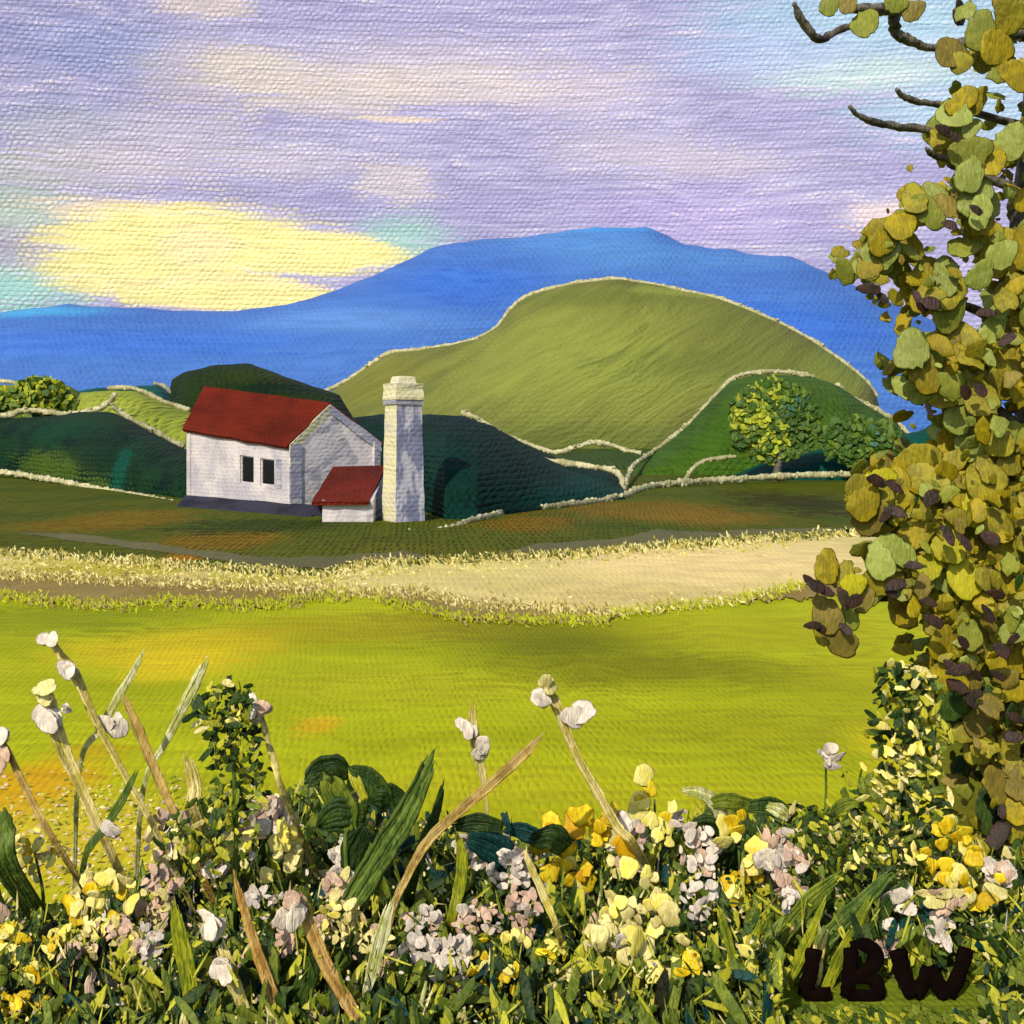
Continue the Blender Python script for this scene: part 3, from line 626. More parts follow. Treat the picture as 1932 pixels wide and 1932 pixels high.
# ------------------------------------------------------------------ bushes on the slopes
def bush(name, label, cat, x, y, d, rx, ry, n, size, mats, wts, depth=.6, foot=None, colfn=None, up=.25, sp=.5, group=None):
    """crown of n leaf dabs through an ellipsoid at (x, y) and distance d, on a short stem"""
    c = at(x, y, d); px = d / F; items = []
    for i in range(n):
        while True:
            q = Vector((random.uniform(-1, 1), random.uniform(-1, 1), random.uniform(-1, 1)))
            if q.length < 1 + .12 * nz(q.x * 3, q.z * 3, n): break
        p = c + Vector((q.x * rx * px, q.y * rx * px * depth, q.z * ry * px))
        m = colfn(q) if colfn else random.choices(range(len(mats)), wts)[0]
        s = size * px * random.uniform(.6, 1.25)
        items.append((p, face_n(sp, up), random.random() * 6.3, s * .7, s, m, random.choice(DABS)))
    zf = foot if foot is not None else 0.
    root = thing(name, (c.x, c.y, zf), label, cat, group)
    fix(cloud('crown', items, [M_[m] for m in mats]), root)
    pts = catmull([Vector((c.x, c.y, zf - .05)), Vector((c.x + .1 * rx * px, c.y, (zf + c.z) / 2)), c + Vector((0, 0, ry * px * .3))], 5)
    fix(mesh_obj('trunk', *tube(pts, [rx * px * .1, rx * px * .06, rx * px * .03]), M_['bark']), root)
    return root
def knoll(q):
    if q.length > .82 + .2 * random.random(): return random.choices([1, 2], [1, 3])[0]
    if q.x < .12 + .35 * nz(q.z * 2, q.x * 2, 7): return random.choices([0, 1, 2], [9, 2, 1])[0]
    return random.choices([1, 2, 3], [3, 4, 1])[0]
M_['kn0'] = dp('knoll_bright', (172, 176, 40), (140, 150, 32), .4); M_['kn1'] = dp('knoll_mid', (98, 118, 34), (80, 104, 30), .4)
M_['kn2'] = dp('knoll_dark', (66, 94, 26), (54, 82, 24), .4); M_['kn3'] = dp('knoll_blue', (70, 112, 90), (56, 96, 70), .4)
bush('bush', 'yellow-green leafy bush on the front of the green knoll', 'bush', 1462, 792, 61, 88, 80, 1300, 9, ['kn0', 'kn1', 'kn2', 'kn3'], None, .12, 0., knoll, sp=.3)
bush('bush', 'low dark green bush at the right end of the green knoll', 'bush', 1625, 832, 61, 78, 46, 420, 10, ['kn1', 'kn2', 'kn3'], [3, 6, .3], .15, 0., sp=.3)
bush('bush', 'round olive bush on the low slope at the far left', 'bush', 75, 750, 88, 62, 40, 500, 8, ['kn0', 'kn1', 'kn2'], [4, 5, 1], .6, 1.)
bush('bush', 'small bright yellowish bush at the left picture edge', 'bush', -10, 758, 88, 50, 26, 200, 9, ['kn0', 'kn1', 'kn2'], [3, 4, 1], .6, 1.)

# ------------------------------------------------------------------ large tree at the right
TD = 6.4
tree = thing('leafy_tree', (at(1930, 820, TD + .3).x, TD + .3, 0), 'tall olive and sage green tree filling the right edge', 'tree')
tp = [Vector((tree.location.x + .1, TD + .5, -.1)), at(1925, 1300, TD + .5), at(1955, 900, TD + .5), at(1930, 500, TD + .45), at(1960, 100, TD + .4), at(1975, -250, TD + .4)]
fix(mesh_obj('trunk', *tube(catmull(tp, 8), [.16, .13, .11, .09, .06, .03], 10), M_['bark']), tree)
def branch(pts, r, d=TD, mat='bark'):
    fix(mesh_obj('branch', *tube(catmull([at(x, y, d + k * .05) for k, (x, y) in enumerate(pts)], 6), [v * 1.2 * d / F for v in r], 9, rough=.3), M_[mat]), tree)
branch([(1612, 16), (1660, 18), (1684, 22), (1688, 45), (1692, 66), (1720, 78), (1760, 90), (1830, 80), (1940, 60)], [7, 9, 9, 9, 9, 8, 6, 8, 10])
branch([(1498, 5), (1508, 30), (1530, 62), (1550, 74), (1580, 58), (1614, 46)], [3, 6, 7, 6, 6, 5])
branch([(1692, 168), (1702, 180), (1726, 190), (1760, 196), (1800, 204), (1940, 240)], [3, 5, 5, 5, 5, 9])
branch([(1602, 200), (1620, 218), (1650, 230), (1700, 240), (1752, 246), (1940, 290)], [3, 4, 6, 6, 6, 9])
branch([(1748, 280), (1760, 292), (1790, 302), (1806, 316), (1930, 360)], [3, 5, 6, 6, 9])
branch([(1660, 1130), (1760, 1120), (1850, 1090), (1945, 1040)], [4, 7, 9, 12], TD + .3); branch([(1680, 520), (1780, 560), (1880, 610), (1940, 700)], [4, 6, 8, 10], TD + .3)
branch([(1640, 930), (1750, 930), (1850, 950), (1950, 1000)], [4, 6, 8, 10], TD + .35); branch([(1720, 700), (1800, 720), (1945, 820)], [4, 6, 9], TD + .3)
branch([(1560, 1080), (1640, 1120), (1700, 1125)], [4, 5, 6], TD + .2); branch([(1560, 1190), (1600, 1150), (1640, 1120)], [4, 5, 5], TD + .25)
edge = [(-120, 1880), (0, 1860), (30, 1900), (60, 1858), (100, 1840), (150, 1830), (180, 1800), (230, 1770), (260, 1765), (285, 1820), (300, 1826), (340, 1760), (360, 1716), (400, 1712), (430, 1650), (480, 1628), (525, 1632), (550, 1690), (580, 1740), (605, 1790),
        (640, 1760), (660, 1712), (700, 1706), (740, 1740), (765, 1780), (800, 1790), (840, 1776), (880, 1690), (900, 1650), (950, 1616), (985, 1640), (1010, 1680), (1050, 1650), (1100, 1660), (1140, 1680), (1160, 1730), (1200, 1760), (1250, 1764), (1320, 1776),
        (1380, 1800), (1430, 1850), (1470, 1866), (1520, 1840), (1570, 1836), (1620, 1850), (1660, 1880), (1700, 1920)]
holes = [(1783, 437, 26, 15), (1893, 424, 22, 14), (1666, 530, 18, 10), (1851, 536, 16, 12), (1836, 592, 18, 22), (1916, 200, 22, 26), (1908, 780, 34, 26), (1880, 345, 12, 10), (1815, 500, 12, 10), (1760, 490, 9, 8), (1892, 40, 34, 26), (1872, 150, 14, 14), (1925, 90, 16, 12), (1885, 240, 12, 12), (1925, 320, 16, 14), (1850, 270, 9, 9), (1905, 600, 14, 12), (1740, 800, 20, 14)]
def in_crown(x, y):
    if x < interp(edge, y) + 12: return False
    return not any(((x - a) / (r + 24)) ** 2 + ((y - b) / (s + 22)) ** 2 < 1 for a, b, r, s in holes)
explicit = [(1565, 8, 22, 'sage2'), (1632, 44, 30, 'sage2'), (1600, 6, 20, 'umber'), (1690, 6, 22, 'sage2'), (1722, 20, 22, 'umber'), (1795, 100, 34, 'umber'), (1812, 118, 22, 'olive'), (1560, 1070, 30, 'mustard'), (1590, 1085, 26, 'olive'), (1560, 1160, 34, 'umber'), (1585, 1210, 32, 'umber'), (1560, 1185, 30, 'olive'), (1600, 1165, 26, 'sage2'),
            (1690, 1040, 36, 'sage'), (1660, 1060, 32, 'sage'), (1660, 480, 36, 'sage'), (1668, 455, 30, 'mustard'), (1640, 500, 28, 'mustard'), (1720, 660, 38, 'sage'), (1740, 700, 38, 'mustard'), (1850, 520, 28, 'sage'), (1830, 330, 34, 'sage'), (1840, 370, 38, 'sage'), (1850, 400, 30, 'sage'), (1830, 290, 36, 'sage2'),
            (1800, 215, 32, 'sage'), (1815, 190, 28, 'mustard'), (1850, 60, 34, 'sage2'), (1880, 90, 36, 'mustard'), (1725, 375, 30, 'olive'), (1700, 425, 32, 'mustard'), (1750, 400, 32, 'sage2'), (1790, 390, 30, 'umber'), (1630, 950, 34, 'mustard'), (1660, 945, 34, 'olive'), (1640, 980, 32, 'umber'), (1620, 920, 26, 'olive'),
            (1890, 480, 30, 'sage'), (1870, 300, 34, 'mustard'), (1905, 270, 34, 'sage'), (1915, 140, 34, 'mustard'), (1905, 30, 34, 'olive'), (1610, 1105, 26, 'lime'), (1650, 1100, 28, 'olive'), (1625, 1130, 26, 'umber')]
plum = [(1654, 907), (1687, 918), (1690, 965), (1672, 972), (1756, 940), (1789, 1009), (1821, 1023), (1869, 1016), (1723, 1067), (1527, 1096), (1556, 1114), (1540, 1106), (1592, 1129), (1612, 1134), (1683, 1121), (1690, 1103), (1534, 1180), (1548, 1186), (1596, 1187), (1763, 1172), (1752, 1136), (1818, 1212), (1865, 1158), (1880, 1121), (1912, 1205), (1890, 1227),
        (1792, 1256), (1810, 1265), (1843, 1274), (1883, 1274), (1807, 1294), (1832, 1325), (1838, 1310), (1916, 1354), (1640, 545), (1665, 562), (1740, 580), (1756, 572), (1800, 258), (1782, 246), (1842, 396), (1792, 424), (1822, 740), (1850, 736), (1752, 772), (1730, 560), (1860, 590), (1900, 640)]
leaf_me = {}
def leaf_mesh(mat, v):
    if (mat, v) not in leaf_me:
        V0, F0 = LEAVES[v]; me = bpy.data.meshes.new('leaf'); me.from_pydata([tuple(p) for p in V0], [], F0); me.materials.append(M_[mat])
        me.polygons.foreach_set('use_smooth', np.ones(len(me.polygons), dtype=bool)); leaf_me[(mat, v)] = me
    return leaf_me[(mat, v)]
def piece(name, me, pos, nrm, ang, sx, sy, root):
    o = bpy.data.objects.new(name, me); COL.objects.link(o); R = frame(nrm, ang)
    Mx = Matrix(((R[0][0], R[1][0], R[2][0], 0), (R[0][1], R[1][1], R[2][1], 0), (R[0][2], R[1][2], R[2][2], 0), (0, 0, 0, 1)))
    o.parent = root; o.matrix_basis = Matrix.Translation(Vector(pos) - Vector(root.location)) @ Mx @ Matrix.Diagonal((sx, sy, min(sx, sy), 1))
    return o
cand = []; tries = 0
while len(cand) < 205 and tries < 40000:
    tries += 1; y = random.uniform(-60, 1660); x = random.uniform(1600, 1960)
    if not in_crown(x, y): continue
    if any((x - a) ** 2 + ((y - b) * 1.0) ** 2 < 33 ** 2 for a, b in cand): continue
    cand.append((x, y))
for x, y in cand:
    if y < 850: m = random.choices(['olive', 'mustard', 'sage', 'sage2', 'umber'], [26, 30, 22, 24, 4])[0]
    elif y < 1300: m = random.choices(['olive', 'mustard', 'sage', 'sage2', 'umber', 'lime'], [36, 28, 10, 12, 12, 6])[0]
    else: m = random.choices(['olive', 'umber', 'mustard', 'deep', 'sage2'], [34, 28, 18, 16, 6])[0]
    s = random.uniform(26, 40) * (.8 if y < 430 else 1) * TD / F
    piece('leaf', leaf_mesh(m, random.randrange(6)), at(x, y, TD + random.uniform(-.12, .16)), face_n(.2, .12), random.gauss(0, .6), s * .86, s * 1.1, tree)
for x, y, s, m in explicit:
    s *= TD / F; piece('leaf', leaf_mesh(m, random.randrange(6)), at(x, y, TD - random.uniform(.15, .22)), face_n(.18, .1), random.gauss(0, .6), s * .9, s * 1.05, tree)
for x, y in plum:
    s = random.uniform(10, 17) * TD / F; piece('leaf', leaf_mesh('plum', 6 + random.randrange(4)), at(x, y, TD - random.uniform(.26, .32)), face_n(.25, .1), random.gauss(1.2, .5), s * .75, s * 1.2, tree)
items = []                                              # the rest of the foliage: ragged smaller dabs filling the crown and its far side
tm = ['olive', 'mustard', 'sage', 'sage2', 'umber', 'plum', 'deep']
n_ = 0
while n_ < 4200:
    y = random.uniform(-200, 1700); x = random.uniform(1600, 2350)
    if not in_crown(x + random.gauss(0, 6), y): continue
    if y < 430 and random.random() < .6: continue
    n_ += 1; back = random.random() < .55
    wts = [26, 24, 22, 24, 4, 2, 0] if y < 850 else ([34, 28, 12, 12, 10, 2, 2] if y < 1300 else [30, 16, 4, 8, 26, 6, 20])
    s = random.choice([random.uniform(12, 28), random.uniform(5, 13)]) * TD / F; d = TD + (random.uniform(.2, .9) if back else random.uniform(-.2, .2))
    items.append((at(x, y, TD) + Vector((0, d - TD, 0)), face_n(.5, .15), random.random() * 6.3, s * .75, s * 1.1, random.choices(range(7), wts)[0], random.choice(DABS)))
fo = fix(cloud('foliage', items, [M_[m] for m in tm]), tree); fo['kind'] = 'stuff'

# ------------------------------------------------------------------ flower bed: ground cover
gm = ['forest', 'deep', 'mid', 'teal', 'loam', 'bright', 'pink', 'cream', 'grey']
items = []
cover_top = [(-300, 1720), (0, 1710), (120, 1720), (250, 1680), (330, 1600), (420, 1540), (560, 1500), (600, 1470), (680, 1470), (740, 1530), (840, 1560), (960, 1585), (1020, 1600), (1110, 1580), (1250, 1560), (1340, 1530), (1420, 1530), (1500, 1560), (1600, 1560), (1700, 1560), (1850, 1600), (2300, 1600)]
n_ = 0
while n_ < 7500:
    x = random.uniform(-250, 2200); y = random.uniform(1480, 2050)
    if y < interp(cover_top, x) + 8 * random.random(): continue
    if 1475 < x < 1860 and y > 1765 : continue
    if x < 420 and y < 1770 and random.random() < .6: continue
    n_ += 1
    h = random.uniform(.02, .3) * (1 if y < 1850 else .7); d = (H - h) * F / (y - HZ); s = random.uniform(7, 26) * d / F
    g = nz(x * .006, y * .008, 4.)
    wts = [10, 22, 34, 4, 2, 12, 0, 0, 0] if g > -.05 else [4, 14, 36, 2, 1, 22, 1, 3, 1]
    if x < 380 and y < 1900: wts = [18, 20, 18, 1, 6, 12, 2, 7, 3]
    if x > 1500 and y < 1700: wts = [16, 20, 22, 1, 5, 16, 1, 8, 1]
    if 700 < x < 1000 and y < 1760 and g > 0: wts[3] += 16
    a = random.gauss(0, .7)
    items.append((at(x, y, d), face_n(.5, .5), a, s * .5, s * random.uniform(1, 1.9), random.choices(range(9), wts)[0], random.choice(DABS)))
for i in range(330):                                    # long loose leaves
    x = random.uniform(-200, 2150); y = random.uniform(1560, 2000)
    if y < interp(cover_top, x) + 45 or (1440 < x < 1880 and y > 1720): continue
    d = (H - random.uniform(.1, .3)) * F / (y - HZ); s = random.uniform(26, 62) * d / F
    items.append((at(x, y, d), face_n(.4, .5), random.gauss(.25, .75), s * random.uniform(.14, .24), s, random.choices([0, 1, 2, 4, 5], [14, 30, 34, 6, 10])[0], random.choice(DABS)))
n_ = 0
while n_ < 7000:
    x = random.uniform(-250, 2200); y = random.uniform(1480, 2050)
    if y < interp(cover_top, x) - 25 * random.random(): continue
    if 1475 < x < 1860 and y > 1765: continue
    n_ += 1; h = random.uniform(.12, .42) * (1 if y < 1850 else .6); d = (H - h) * F / (y - HZ); thin = random.random() < .4
    g = nz(x * .009, y * .011, 8.)
    if thin: s = random.uniform(10, 34) * d / F; sx = s * random.uniform(.05, .12); wts = [4, 14, 28, 1, 1, 30, 0, 10, 2]
    else: s = random.uniform(2, 6.5) * d / F; sx = s * .6; wts = [2, 6, 14, 1, 1, 24, 10, 26, 12] if g > -.05 else [5, 14, 26, 2, 2, 22, 3, 8, 4]
    items.append((at(x, y, d), face_n(.5, .4), random.gauss(0, .6) if thin else random.random() * 6, sx, s, random.choices(range(9), wts)[0], random.choice(TINY)))
for i in range(900):
    x = random.gauss(190, 150); y = random.gauss(1600, 75)
    if y > 1760 or y < 1440: continue
    h = random.uniform(.01, .05); d = (H - h) * F / (y - HZ); s = random.uniform(2, 6) * d / F
    items.append((at(x, y, d), face_n(.4, 1.5), random.random() * 6, s * .6, s, random.choices([2, 5, 6, 7, 8], [8, 30, 14, 36, 8])[0], random.choice(TINY)))
tag(cloud('ground_cover', items, [M_[m] for m in gm]), 'dense dark green low leaves filling the flower bed', 'ground cover', kind='stuff')
items = []                                              # short leaves round the letters, rooted in front of and behind them
for i in range(1500):
    x = random.uniform(1420, 1990); y = random.uniform(1700, 2060)
    h = .03 if y > 1820 else random.uniform(.05, .25)
    d = (H - h) * F / (y - HZ)
    if y < 1905: d = max(d, 5.2)
    s = random.uniform(7, 18) * d / F; p = at(x, y, d)
    if p.z < 0: continue
    flat = y > 1880
    items.append((p, face_n(.3, 2.5) if flat else face_n(.4, .5), random.gauss(.5, .5), s * .5, s * 1.5, random.choices(range(6), [2, 12, 46, 2, 0, 22])[0], random.choice(DABS)))
tag(cloud('ground_cover', items, [M_[m] for m in gm]), 'mixed green low leaves around the black letters', 'ground cover', kind='stuff')

# dry grass along the sand
items = []; 
for i in range(3200):
    x = random.uniform(-100, 1500); tp_ = random.random() < .75
    y = (interp([(0, 1050), (300, 1072), (600, 1095), (700, 1075), (1000, 1058), (1500, 1020)], x) + random.gauss(6, 9)) if tp_ else (interp([(0, 1086), (400, 1112), (760, 1122), (1000, 1146), (1300, 1144), (1500, 1110)], x) + random.gauss(-8, 8))
    if x > 750 and random.random() < .7: continue
    d = gd(y); s = random.uniform(2.5, 7) * d / F
    items.append((Vector(((x - CX) / F * d, d, s * .45)), face_n(.3, .3), random.gauss(.6, .9), s * .35, s, random.choices([0, 1, 2], [6, 3, 3])[0], TINY[i % 4]))
edges = [([(-50, 1124), (180, 1146), (330, 1138), (470, 1146), (660, 1128)], 6, [3, 4, 4]), ([(700, 1130), (790, 1150), (860, 1168), (1000, 1174), (1150, 1174)], 5, [3, 4, 4]), ([(-50, 1086), (200, 1098), (400, 1108), (520, 1112), (660, 1122), (800, 1126), (900, 1146), (1150, 1160)], 5, [3, 0, 1]),
         ([(1150, 1162), (1250, 1150), (1400, 1136), (1520, 1108)], 5, [0, 4, 4, 1]), ([(0, 1046), (300, 1066), (600, 1088), (700, 1066), (1000, 1054), (1400, 1022), (1640, 1008)], 4, [0, 5, 1])]
for crv, sg, ms in edges:
    for i in range(int((crv[-1][0] - crv[0][0]) * 2.2)):
        x = random.uniform(crv[0][0], crv[-1][0]); y = interp(crv, x) + random.gauss(0, sg); d = gd(y); s = random.uniform(2.5, 7.5) * d / F
        items.append((Vector(((x - CX) / F * d, d, .02 + s * .6)), face_n(.25, .3), random.gauss(.35, .55), s * random.uniform(.18, .34), s, random.choice(ms), TINY[i % 4]))
tag(cloud('dry_grass', items, [dp('dry_straw', (222, 208, 140), (204, 190, 112), .3), dp('dry_straw_dark', (180, 164, 80), (160, 146, 60), .3), dp('dry_green', (168, 164, 40), (150, 148, 34), .3), dp('dry_brown', (146, 126, 70), (130, 110, 58), .3), dp('dry_lime', (174, 176, 22), (158, 162, 16), .3), dp('dry_olive', (88, 92, 18), (74, 82, 14), .3)]), 'pale dry grass tufts along the sandy path', 'dry grass', kind='stuff')

# ------------------------------------------------------------------ reeds, stalks and blades
def stalk(name, label, cat, pts, r, mat, d, blooms=(), flat=.22, root_to_ground=True, group=None, tips=()):
    """pts in layout units from the tip down; the last segment goes on to the soil. blooms: (x, y, half size, material)"""
    q = [at(x, y, d + .0) for x, y in pts]
    if root_to_ground:
        a, b = q[-2], q[-1]; dv = (b - a)
        if b.z > .02 and dv.z < 0:
            t = (b.z + .03) / -dv.z; e = b + Vector((dv.x * .5, .12, dv.z)) * t; e.z = -.03; q.append(e)
    root = thing(name, (q[-1].x, q[-1].y, 0), label, cat, group)
    fix(mesh_obj('stem' if name != 'broad_leaf' else 'blade', *stroke(catmull(q, 8), [v * .9 * d / F for v in r] + ([r[-1] * .9 * d / F] if root_to_ground else []), flat, 4 if max(r) < 10 else (6 if max(r) < 18 else 9)), M_[mat]), root)
    for x, y, s, m in blooms:
        for k in range(3):
            ss = s * random.uniform(.55, .8) * d / F
            piece('petal', leaf_mesh(m, random.randrange(10)), at(x + random.uniform(-.45, .45) * s, y + random.uniform(-.5, .5) * s, d - .03 - .02 * k), face_n(.35, .1), random.random() * 6, ss, ss * 1.15, root)
    return root
RG = 'tall pale stalks over the flower bed'
stalk('stalk', 'pale stalk with a white head cut by the left edge', 'stalk', [(-4, 1375), (20, 1430), (60, 1510), (105, 1590)], [3, 8, 9, 8], 'tan', 5.5, [(0, 1395, 26, 'white'), (8, 1430, 22, 'pink')], group=RG)
stalk('stalk', 'tallest pale stalk with two white heads at the upper left', 'stalk', [(84, 1185), (110, 1230), (140, 1270), (185, 1370), (240, 1470), (300, 1580)], [4, 10, 12, 9, 8, 7], 'straw', 5.6, [(92, 1208, 20, 'white'), (132, 1258, 22, 'white')], group=RG)
stalk('stalk', 'thick peach stalk with white tufts near the left edge', 'stalk', [(82, 1280), (92, 1330), (118, 1410), (150, 1480), (200, 1590)], [10, 20, 18, 14, 12], 'straw', 5.5, [(84, 1300, 24, 'cream'), (94, 1352, 30, 'white'), (126, 1338, 12, 'white')], group=RG)
stalk('stalk', 'faint whitish green stalk leaning right above the white tuft', 'stalk', [(276, 1218), (255, 1260), (220, 1320), (190, 1375), (150, 1450)], [4, 8, 11, 8, 6], 'pale', 5.7, [(212, 1370, 26, 'white')], group=RG)
stalk('stalk', 'brownish tan stalk leaning left between two green ones', 'stalk', [(230, 1305), (262, 1380), (300, 1470), (340, 1560)], [7, 13, 12, 9], 'tan', 5.5, (), group=RG)
stalk('stalk', 'broad greenish white blade leaning right at the upper left', 'stalk', [(392, 1238), (370, 1285), (340, 1345), (310, 1405), (270, 1490)], [8, 13, 12, 8, 6], 'pale', 5.7, (), group=RG)
stalk('stalk', 'short tan stalk under the leafy shrub at the left', 'stalk', [(350, 1420), (366, 1480), (372, 1540)], [14, 18, 16], 'straw', 5.5, (), group=RG)
stalk('stalk', 'thin tan stalk with a white head beside the leafy shrub', 'stalk', [(486, 1320), (500, 1380), (518, 1440), (536, 1500)], [5, 7, 8, 7], 'straw', 5.4, [(472, 1345, 30, 'white'), (492, 1340, 22, 'pink')], group=RG)
stalk('broad_leaf', 'narrow dark green blade leaning right at the left side', 'leaf', [(262, 1445), (235, 1500), (200, 1560), (160, 1620)], [5, 10, 11, 8], 'stem', 5.4, [(212, 1560, 20, 'grey')])
stalk('broad_leaf', 'broad dusty green blade leaning right at the centre left', 'leaf', [(824, 1408), (802, 1460), (765, 1540), (720, 1610), (670, 1690), (640, 1740)], [9, 20, 30, 34, 30, 22], 'stem', 5.1, ())
stalk('broad_leaf', 'dark narrow blade just right of the broad dusty green one', 'leaf', [(838, 1468), (826, 1520), (806, 1580), (780, 1650)], [4, 10, 16, 14], 'deep', 5.3, ())
stalk('stalk', 'long tan stalk leaning right below the two white heads', 'stalk', [(1052, 1352), (985, 1425), (920, 1485), (850, 1545), (805, 1590), (770, 1650), (740, 1720)], [9, 13, 13, 12, 12, 10, 8], 'tan', 4.95, (), group=RG)
stalk('stalk', 'tan stalk with two white heads and a peach tip at the centre', 'stalk', [(1030, 1280), (1045, 1320), (1066, 1370), (1090, 1430), (1125, 1490), (1165, 1560), (1200, 1600)], [9, 14, 12, 11, 11, 12, 10], 'straw', 5.3, [(1030, 1290, 20, 'cream'), (1022, 1316, 27, 'white'), (1086, 1350, 32, 'white')], group=RG)
stalk('stalk', 'faint pointed stalk with two white heads left of centre', 'stalk', [(893, 1312), (892, 1360), (900, 1420), (912, 1470), (920, 1560)], [2, 11, 14, 8, 4], 'straw', 5.5, [(886, 1372, 24, 'white'), (906, 1414, 27, 'white')], group=RG)
stalk('stalk', 'tan stalk rising below the cream blossoms at the lower left', 'stalk', [(440, 1640), (456, 1700), (480, 1780), (505, 1850), (535, 1940)], [4, 10, 13, 14, 14], 'ochre', 4.62, (), group=RG)
stalk('stalk', 'thickest ochre stalk at the lower left of centre', 'stalk', [(566, 1682), (582, 1740), (612, 1815), (650, 1880), (690, 1950)], [8, 16, 18, 17, 16], 'ochre', 4.6, [(556, 1690, 24, 'pink'), (548, 1722, 28, 'white')], group=RG)
stalk('stalk', 'tan stalk with two white tufts at the lower left', 'stalk', [(412, 1765), (432, 1830), (452, 1880), (475, 1940)], [12, 20, 16, 13], 'straw', 4.6, [(410, 1742, 30, 'white'), (424, 1838, 28, 'white')], group=RG)
stalk('broad_leaf', 'upright yellow-green blade at the lower left', 'leaf', [(328, 1690), (338, 1760), (356, 1850), (374, 1945)], [8, 20, 22, 20], 'ystem', 4.65, ())
stalk('broad_leaf', 'rounded sage green leaf at the lower left bottom edge', 'leaf', [(252, 1842), (268, 1880), (290, 1945)], [24, 46, 44], 'sage2', 4.72, ())
stalk('broad_leaf', 'rounded grey-green leaf at the left picture edge', 'leaf', [(-10, 1520), (0, 1570), (10, 1630)], [26, 42, 34], 'stem', 5.3, ())
stalk('stalk', 'thin tan green stalk under the white blossoms at the centre', 'stalk', [(985, 1600), (1004, 1640), (1030, 1700), (1052, 1755)], [6, 9, 10, 7], 'straw', 4.85, (), group=RG)
stalk('broad_leaf', 'dark green pointed leaf leaning right at the bottom', 'leaf', [(612, 1770), (585, 1830), (560, 1900), (545, 1950)], [5, 24, 30, 26], 'deep', 4.68, ())
stalk('broad_leaf', 'narrow pale blade at the bottom below the white cluster', 'leaf', [(806, 1845), (796, 1890), (780, 1945)], [3, 6, 6], 'pale', 4.65, ())
stalk('broad_leaf', 'pale green blade among cream blossoms left of centre', 'leaf', [(742, 1690), (722, 1760), (704, 1830), (690, 1880)], [8, 18, 16, 8], 'pale', 4.7, ())
stalk('broad_leaf', 'upright yellowish green blade right of the tan stalk', 'leaf', [(860, 1560), (872, 1620), (866, 1680), (850, 1740)], [5, 14, 16, 10], 'ystem', 5.05, ())
# fan of blades at the lower right, behind the letters
for pts, r, m, d, lb in [
    ([(1690, 1640), (1640, 1690), (1570, 1760), (1500, 1840), (1450, 1930)], [9, 20, 24, 24, 20], 'stem', 5.15, 'longest green blade of the fan behind the black letters'),
    ([(1600, 1640), (1530, 1700), (1450, 1790), (1380, 1860), (1320, 1930)], [8, 22, 26, 24, 18], 'mid', 5.2, 'leftmost dusty green blade of the fan at the lower right'),
    ([(1560, 1690), (1530, 1760), (1490, 1850), (1470, 1920)], [5, 10, 14, 14], 'ystem', 5.12, 'yellow-green blade left of the black letter L'),
    ([(1650, 1680), (1610, 1760), (1570, 1840), (1540, 1910)], [6, 14, 18, 14], 'ystem', 5.12, 'yellow-green blade behind the black letter L'),
    ([(1720, 1650), (1680, 1700), (1630, 1780), (1600, 1850)], [6, 16, 18, 14], 'deep', 5.2, 'dark green blade of the fan above the black letter B'),
    ([(1560, 1740), (1545, 1790), (1540, 1850)], [10, 16, 12], 'straw', 5.13, 'dull tan blade just above the black letter L'),
    ([(1740, 1740), (1738, 1800), (1735, 1870)], [16, 24, 20], 'mid', 5.2, 'upright green blade behind the black letter W')]:
    stalk('broad_leaf', lb, 'leaf', pts, r, m, d, group='fan of blades at the lower right')
for pts, lb in [([(1350, 1700), (1370, 1760), (1385, 1830)], 'arched yellow-green leaf right of the cream irises'), ([(1440, 1730), (1420, 1780), (1395, 1850)], 'small bright leaf left of the blade fan')]:
    stalk('broad_leaf', lb, 'leaf', pts, [6, 12, 8], 'ystem', 4.9)
# arched dark leaves left of centre
def leaf_clump(label, x, y, d, strokes):
    c = at(x, y, d); root = thing('leaf_clump', (c.x, c.y, 0), label, 'leaf clump')
    for pts, r, m in strokes:
        fix(mesh_obj('leaf', *stroke(catmull([at(a, b, d + random.uniform(-.03, .03)) for a, b in pts], 6), [v * 1.35 * d / F for v in r], .2, 8), M_[m]), root)
    fix(mesh_obj('stem', *tube(catmull([at(x, y + 40, d), Vector((c.x + .02, c.y, .1)), Vector((c.x, c.y, -.03))], 4), [.012, .016, .02], 7), M_['stem']), root)
leaf_clump('dark arched leaves standing above the bed left of centre', 650, 1500, 5.4, [
    ([(575, 1482), (600, 1458), (630, 1450), (655, 1470)], [8, 20, 24, 10], 'forest'), ([(655, 1450), (690, 1465), (715, 1495), (730, 1530)], [8, 18, 20, 12], 'deep'),
    ([(610, 1455), (630, 1490), (648, 1530), (655, 1570)], [8, 22, 24, 16], 'mid'), ([(690, 1510), (720, 1500), (745, 1512), (760, 1540)], [8, 20, 24, 18], 'forest'),
    ([(600, 1560), (640, 1540), (690, 1545)], [10, 30, 24], 'deep'), ([(660, 1450), (675, 1480), (690, 1510)], [6, 9, 6], 'bright'), ([(690, 1560), (670, 1600), (660, 1640)], [12, 22, 16], 'forest')])
leaf_clump('dark teal leaves rising behind the white blossoms', 960, 1590, 5.4, [
    ([(850, 1560), (900, 1552), (950, 1560)], [8, 16, 10], 'forest'), ([(950, 1562), (990, 1570), (1030, 1590)], [8, 16, 14], 'teal'), ([(950, 1532), (955, 1550), (962, 1570)], [6, 6, 3], 'teal'), ([(880, 1580), (930, 1600), (970, 1640)], [14, 28, 20], 'teal'),
    ([(1000, 1590), (1040, 1580), (1070, 1600)], [12, 22, 18], 'forest')])
